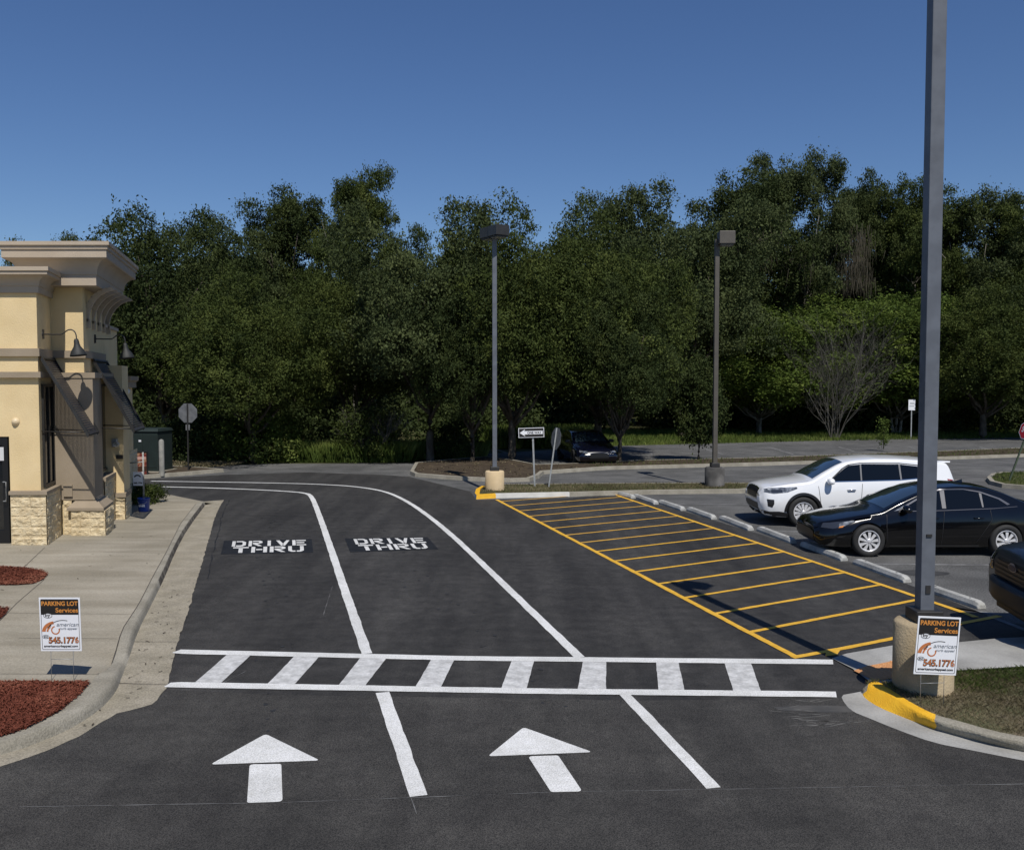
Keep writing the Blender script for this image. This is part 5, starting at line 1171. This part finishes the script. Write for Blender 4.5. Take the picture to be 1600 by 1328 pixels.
def proto_tree(cname, blobs, n, size, lm, tm, bk, seed, **k):
    V = leaves(blobs, n, size, seed=seed, **k); cr = np_mesh('crown', V, 4, lm); P = V[:,0]
    DIM[cr.name] = (float(np.percentile(P[:,2], 99.3)), 2*float(np.percentile(np.hypot(P[:,0],P[:,1]), 97))); t = tm.build('trunk', bk); me = t.data; bpy.data.objects.remove(t)
    return (cr, me)
# nominal tree: 12 m tall, crown 11 m wide
K = {}
K['oakA'] = proto_tree('c', crown_blobs(4.8,6.5,5.0,125,1.15,1), 170000, .085, oakleaf, trunk_mesh(2.6,3.8,10,.26,1), bark, 1)
K['oakB'] = proto_tree('c', crown_blobs(4.8,6.4,5.0,120,1.15,2,jitter=.3), 160000, .085, duskleaf, trunk_mesh(2.4,3.8,10,.24,2,forks=2), bark, 2)
K['oakC'] = proto_tree('c', crown_blobs(4.7,6.8,4.7,125,1.05,3,jitter=.35), 150000, .085, paleleaf, trunk_mesh(3,3.6,10,.22,3), bark, 3)
def tall_blobs(seed, nb=30, r=.7, a=4.4, z0=4.5, z1=14.6):
    """tall open crown: limbs carrying flat clumps; nominal 15 m tall, 10 m wide"""
    rr = random.Random(seed); out = []
    for i in range(nb):
        z = z0+(z1-z0)*(i+rr.random())/nb; q = a*(.45+.6*math.sin(math.pi*min(1,(z-z0+2)/(z1-z0+3)))); th = rr.uniform(0,6.283); f = rr.uniform(.15,1)
        c = (q*f*math.cos(th), q*f*math.sin(th), z)
        for s in range(6): out.append((c[0]+rr.uniform(-1.5,1.5), c[1]+rr.uniform(-1.5,1.5), c[2]+rr.uniform(-.7,.7), r*rr.uniform(.4,1.15)))
    return out
K['tallA'] = proto_tree('c', tall_blobs(1,46), 135000, .085, paleleaf, trunk_mesh(6.5,3.8,14,.2,4,14), barkp, 4, keep=.5)
K['tallB'] = proto_tree('c', tall_blobs(2,42), 125000, .085, oakleaf, trunk_mesh(6.5,3.6,14,.19,5,14), barkp, 5, keep=.5)
K['tallC'] = proto_tree('c', tall_blobs(3,54), 125000, .085, duskleaf, trunk_mesh(6.2,3.8,14,.2,6,14), bark, 6, keep=.5)
K['fresh'] = proto_tree('c', crown_blobs(4.8,5.8,5.4,150,.95,7,jitter=.2), 120000, .11, freshleaf, trunk_mesh(1.8,3.8,9,.14,7,8,forks=3), barkp, 7)
K['small'] = proto_tree('c', [(random.uniform(-1,1)*k_, random.uniform(-1,1)*k_, 2.6+8.6*i/90, .75+.5*k_*.4) for i in range(90) for k_ in [3.0*math.sin(math.pi*(.2+.75*i/90))]], 32000, .2, duskleaf, trunk_mesh(3.0,2.0,9,.2,8,6), bark, 8, keep=.5)
CNT = {}
def tree(kind, px, Y, top, wpx, label, name='broadleaf_tree', hx=0, group='trees along the back of the lot', cat='tree', base=0, H=12., W=11., extra=None):
    c = D(px, 700, Y); wd = wpx/F*Y; h = D(px, top, Y-.27*wd).z-base
    H, W = DIM[K[kind][0].name]
    t = thing(name, label, cat, (c.x, Y, base), random.uniform(0,6.28), group); sx = wd/W; t.scale = (sx, sx, h/H)
    link('crown', K[kind][0], t); link('trunk', K[kind][1], t); return t
T_ = tree
T_('oakB',262,44,326,310,'large dark oak leaning over the roof corner of the cream building')
T_('oakC',95,52,372,150,'tree just showing above the cream building roof')
T_('oakA',395,39.2,425,280,'low broad oak behind the mound of vines left of centre')
T_('tallC',460,58,300,210,'tall tree left of the pine like crown at upper left')
T_('tallB',556,54,262,185,'tallest crown left of centre, with small sky gaps near its top')
T_('oakC',350,54,345,230,'tree filling between the left oak and the tall crown')
T_('oakA',560,46,375,250,'rounded oak below the tall crown left of centre')
T_('oakC',672,39.5,312,290,'broad oak left of the twin headed lamp post, its trunk on the verge')
T_('oakA',800,39.8,320,300,'broad oak behind the twin headed lamp post')
T_('oakB',738,38.6,400,210,'dark lower oak with pale trunk at the foot of the twin headed lamp post')
T_('oakA',935,41.5,326,300,'oak behind and right of the one way sign')
T_('oakB',968,38.8,450,200,'dark low oak shading the distant blue car')
T_('oakC',935,62,300,230,'tall grey green tree peaking above the middle oaks')
T_('oakC',1065,58,286,290,'large oak left of the single headed lamp post')
T_('tallC',1165,68,272,240,'tall dark tree directly behind the single headed lamp post')
T_('tallA',1238,70,236,190,'highest tree on the right with a narrow pale crown')
T_('tallC',1345,72,278,170,'tall tree draped with brown moss right of the sky gap')
T_('tallB',1420,70,286,190,'tall tree left of the near grey pole top')
T_('tallA',1505,72,296,200,'thin crowned tree right of the near grey pole')
T_('tallB',1590,70,316,200,'thin crowned tree at the right edge')
T_('fresh',1185,62,484,270,'bright green tree below the tall dark trees right of the lamp post','leafy_tree')
T_('fresh',1290,65,466,280,'bright green tree behind the bare shrub','leafy_tree')
T_('fresh',1400,62,464,280,'bright green tree left of the near grey pole','leafy_tree')
T_('fresh',1242,66,486,230,'bright green tree between the lamp post and the bare shrub','leafy_tree')
T_('fresh',1465,64,480,220,'bright green tree directly behind the near grey pole','leafy_tree')
T_('oakA',1535,57,452,250,'dense dark green tree right of the near grey pole')
T_('oakB',1650,55,436,220,'dense dark tree cut off by the right edge')
g = G(1092,718,.1); T_('small',1092,g.y,560,82,'small narrow dark leaved tree on the grass strip beside the single headed lamp post','young_tree',base=.1)
# second row closing the background
for i, (k, px, Y, top, w_) in enumerate((('oakB',170,66,440,280),('oakB',290,70,430,280),('oakA',420,72,430,260),('oakB',540,74,430,260),('oakA',650,74,400,260),('oakB',760,76,400,260),('oakA',880,76,400,260),('oakB',1000,78,390,260),('oakB',1110,78,390,260),('oakA',1230,80,455,260),('oakB',1340,80,400,260),('oakA',1440,80,400,240),('oakA',1530,82,420,240),('oakB',1630,80,410,240))):
    T_(k,px,Y,top,w_,'tree of the shaded second row behind the front trees', group='second row of trees')
# dark undergrowth and distant wood
def mass(name, x0, x1, y0, y1, hfun, nb, n, size, lm, seed, rb=1.2):
    rr = random.Random(seed); bl = []
    for i in range(nb):
        x = rr.uniform(x0,x1); y = rr.uniform(y0,y1); bl.append((x,y,rr.uniform(.1,.95)*hfun(x,y),rb*rr.uniform(.7,1.3)))
    me = np_mesh(name, leaves(bl, n, size, seed=seed), 4, lm); return link(name, me)
tag(mass('distant_wood', -62, 108, 92, 102, lambda x,y: 9.0+2*math.sin(x*.2), 760, 230000, .34, duskleaf, 21, 2.2), 'dark distant wood closing the view under the tree crowns', 'wood', kind='stuff')
tag(mass('undergrowth', -34, 70, 68, 76, lambda x,y: 2.9 if x < 20 else 4.2, 360, 110000, .18, duskleaf, 22, 1.0), 'dark undergrowth in the shade between the tree trunks', 'undergrowth', kind='stuff')
tag(mass('undergrowth', -36, 2, 54, 60, lambda x,y: 2.0, 130, 45000, .14, duskleaf, 24, .9), 'dark undergrowth beyond the tall weeds at left', 'undergrowth', kind='stuff')
tag(mass('undergrowth', 17, 58, 62, 67, lambda x,y: 2.2, 120, 50000, .14, duskleaf, 23, .9), 'leafy thicket at the foot of the right hand trees', 'undergrowth', kind='stuff')
# vine mound and shrubs
def shrub(nm, label, px, Y, rx, ry, h, n, size, lm, seed, nb=26, grp=None, base=0):
    c = D(px,700,Y); t = thing(nm, label, 'shrub', (c.x,Y,base), 0, grp); rr = random.Random(seed); bl = []
    for i in range(nb):
        a = rr.uniform(0,6.283); f = rr.random()**.5; bl.append((rx*f*math.cos(a), ry*f*math.sin(a), h*rr.uniform(.15,.82)*(1-.35*f), h*.26*rr.uniform(.8,1.3)))
    link('foliage', np_mesh('foliage', leaves(bl, n, size, seed=seed), 4, lm), t)
    mb = MB()
    for k in range(6): a = k*1.05; mb.tube([(0,0,-.05),(rx*.2*math.cos(a),ry*.2*math.sin(a),h*.4),(rx*.5*math.cos(a),ry*.5*math.sin(a),h*.75)],[.03,.02,.008],5)
    mb.build('stem', bark, t); return t
shrub('vine_mound','rounded mound of yellow green vines behind the drive at left',405,40.2,1.5,1.3,2.5,26000,.075,weedleaf,31,30)
shrub('vine_mound','darker shaded hedge mound behind the stop sign back',330,40.5,2.0,1.4,2.2,22000,.075,duskleaf,32,30)
shrub('shrub','small dark shrub growing by the building corner beside the bucket',210,24.9,.5,.7,.8,16000,.03,oakleaf,33,18,base=.12)
shrub('shrub','tall loose shrub at the left foot of the broad oak trunk',582,40.2,.8,.7,2.9,12000,.07,oakleaf,34,18)
shrub('shrub','dark shrub between the forked trunk and the pale trunk',715,41.5,.8,.6,2.1,9000,.06,duskleaf,35,16)
# the bare shrub
def bare(px, Y, top, wpx, label, seed=3):
    c = D(px,700,Y); h = D(px,top,Y).z; wd = wpx/F*Y/2; t = thing('bare_shrub', label, 'shrub', (c.x,Y,0)); rr = random.Random(seed); mb = MB()
    def grow(p, d, L, r, lev):
        pts = [p]; q = p; dd = d.copy()
        for i in range(4):
            dd = (dd+Vector([rr.uniform(-.27,.27) for _ in range(3)])).normalized(); q = q+dd*L/4; pts.append(q)
        mb.tube(pts, [r,r*.85,r*.7,r*.55,r*.4], 4 if lev else 6, cap=False)
        if lev < 3:
            for k in range(5 if lev < 2 else 4):
                b0 = pts[rr.randint(1,4)]; nd = (dd+Vector([rr.uniform(-.6,.6),rr.uniform(-.6,.6),rr.uniform(-.15,.4)])).normalized(); grow(b0, nd, L*rr.uniform(.45,.75), r*.5, lev+1)
    for k in range(15):
        a = rr.uniform(0,6.283); e = Vector((math.cos(a)*wd*.5, math.sin(a)*wd*.4, h*.75)).normalized(); grow(Vector((math.cos(a)*.25,math.sin(a)*.25,-.05)), e, h*.55, .027, 0)
    mb.build('branches', mat('bare twig bark', (.07,.066,.056), .95, (.12,.112,.095), scale=5), t)
bare(1303,56.3,486,130,'leafless grey shrub with many thin upright branches among green trees')
bare(585,40,640,70,'thin bare sapling twigs left of the broad oak trunk',5)
# hanging moss on the tall right trees
def moss(px, Y, top, bot, wpx, n, parent, seed):
    rg = np.random.default_rng(seed); x0 = D(px,600,Y).x; wd = wpx/F*Y; zt = D(px,top,Y).z; zb = D(px,bot,Y).z
    x = x0+rg.normal(0,wd*.3,n); y = Y-2.6+rg.normal(0,1.0,n); z = zt-(zt-zb)*rg.random(n); L = rg.uniform(.5,1.6,n); W = rg.uniform(.008,.022,n); sw_ = rg.normal(0,.12,n)
    V = np.zeros((n,4,3)); V[:,0] = np.stack([x-W,y,z],1); V[:,1] = np.stack([x+W,y,z],1); V[:,2] = np.stack([x+W*.3+sw_,y,z-L],1); V[:,3] = np.stack([x-W*.3+sw_,y,z-L],1)
    o = link('hanging_moss', np_mesh('hanging_moss', V, 4, mossm)); tag(o, kind='stuff'); return o
def find(label): return [o for o in COL.objects if o.get('label') == label][0]
bpy.context.view_layer.update()
for lb, a in (('tall tree draped with brown moss right of the sky gap',(1312,70,365,450,38,650,None,1)),('highest tree on the right with a narrow pale crown',(1222,68,390,440,30,160,None,2)),('tall dark tree directly behind the single headed lamp post',(1165,66,370,420,40,160,None,3))):
    o = moss(*a); p = find(lb); o.parent = p; o.matrix_parent_inverse = p.matrix_world.inverted()
# ---- grasses
def blades(name, poly, n, h, w_, m, z=0, lean=.35, label=None, wfun=None):
    x, y = scatter(poly, n)
    if wfun is not None: k = wfun(x,y); x, y = x[k], y[k]
    n = len(x); th = rng.uniform(0,6.283,n); H = h*rng.uniform(.45,1.2,n); W = w_*rng.uniform(.6,1.3,n); la = rng.uniform(0,6.283,n); ll = H*rng.uniform(0,lean*2,n)
    dx, dy = np.cos(th)*W, np.sin(th)*W; z0 = np.full(n, z); V = np.zeros((n,4,3))
    V[:,0] = np.stack([x-dx,y-dy,z0],1); V[:,1] = np.stack([x+dx,y+dy,z0],1)
    V[:,2] = np.stack([x+dx*.7+np.cos(la)*ll*.4,y+dy*.7+np.sin(la)*ll*.4,z0+H*.6],1); V[:,3] = np.stack([x+np.cos(la)*ll,y+np.sin(la)*ll,z0+H],1)
    o = link(name, np_mesh(name, V, 4, m)); tag(o, label, 'grass', kind='stuff'); return o
wd_poly = world([(448,722),(560,723),(640,722)])+[(-3.9,41.5),(-9.8,41.5)]
blades('tall_weeds', wd_poly, 16000, .8, .014, weedleaf, 0, .25, 'tall yellow green weeds beyond the drive left of the oak trunks')
blades('tall_weeds', [(-4.5,41),(-1.2,41),(-1.2,44),(-4.5,44)], 6000, .7, .014, weedleaf, 0, .25, 'patch of tall weeds behind the forked oak trunk')
blades('tall_weeds', [(-1.3,47.5),(4.2,48.5),(4.2,50.5),(-1.3,50)], 9000, 1.1, .02, weedleaf, 0, .25, 'tall weeds behind the one way sign')
blades('grass', [(-2,48.5),(4.0,49.2),(18,53.8),(27,56),(36,58),(40,68),(-2,66)], 70000, .24, .02, weedleaf, -.02, .3, 'strip of long grass along the far edge of the lot')
blades('grass', isB, 26000, .10, .01, grassm, .11, .5, 'short grass on the long strip between the road and the far lot', wfun=lambda x,y: x > 3.2)
blades('leaf_litter', isB, 9000, .045, .03, drym, .115, 1.2, 'dry leaf litter under the oaks on the verge', wfun=lambda x,y: x < 4.5)
blades('grass', isA, 9000, .08, .008, drym, .11, .5, 'thin strip of dry grass behind the kerb of the hatched zone')
blades('grass', isC, 9000, .09, .009, grassm, .11, .5, 'grass on the small island at the right edge')
vg_poly = [(p[0],p[1]) for p in verge]
blades('grass', vg_poly, 60000, .045, .0022, drym, .115, .8, 'dry grass on the verge behind the yellow kerb', wfun=lambda x,y: (y < 10.2+.25*np.sin(x*5)))
blades('grass', vg_poly, 80000, .055, .0024, grassm, .115, .7, 'green grass at the back of the near verge', wfun=lambda x,y: (y > 9.75+.15*np.sin(x*7)+rng.normal(0,.12,len(x))))
blades('leaf_litter', [(-14.5,34.3),(-11.5,36.5),(-11.5,39),(-20,39),(-20,34)], 5000, .06, .03, drym, .1, 1.2, 'leaf litter under the trees by the dark green cabinet')
g = Vector((D(1380,700,46).x,46,.1)); t = thing('weed_plant','single tall weed growing on the far grass strip above the white SUV','plant',g)
V = leaves([(0,0,.25+.2*i,.2-.012*i) for i in range(7)], 900, .05, seed=9); link('foliage', np_mesh('foliage', V, 4, weedleaf), t); mb = MB(); mb.tube([(0,0,0),(.03,0,.8),(0,0,1.5)],[.02,.015,.006],6); mb.build('stem', bark, t)
# debris in the gutter and on walks
dbp = [(p.x,p.y) for p in Cs[90:150]]+[(p.x,p.y) for p in Es[90:150]][::-1]
x, y = scatter(dbp, 260); n = len(x); th = rng.uniform(0,6.283,n); L = rng.uniform(.012,.04,n); W = rng.uniform(.003,.009,n)
x2, y2 = scatter([(p.x,p.y) for p in As[10:90]]+[(-12,10.5),(-12,18)], 170); x = np.concatenate([x,x2]); y = np.concatenate([y,y2]); zz = np.concatenate([np.full(n,.022), np.array([swz(a,b)+.006 for a,b in zip(x2,y2)])]); n = len(x)
th = rng.uniform(0,6.283,n); L = rng.uniform(.01,.035,n); W = rng.uniform(.003,.009,n); c = np.stack([x,y,zz],1); a = np.stack([np.cos(th)*L,np.sin(th)*L,rng.uniform(0,.006,n)],1); b = np.stack([-np.sin(th)*W,np.cos(th)*W,0*W],1)
V = np.zeros((n,4,3)); V[:,0]=c-a-b; V[:,1]=c+a-b; V[:,2]=c+a+b; V[:,3]=c-a+b
tag(link('leaf_litter', np_mesh('leaf_litter', V, 4, mat('dry brown leaf', (.05,.035,.02), .9))), 'scattered dry leaf bits in the gutter and on the walk', 'leaf litter', kind='stuff')
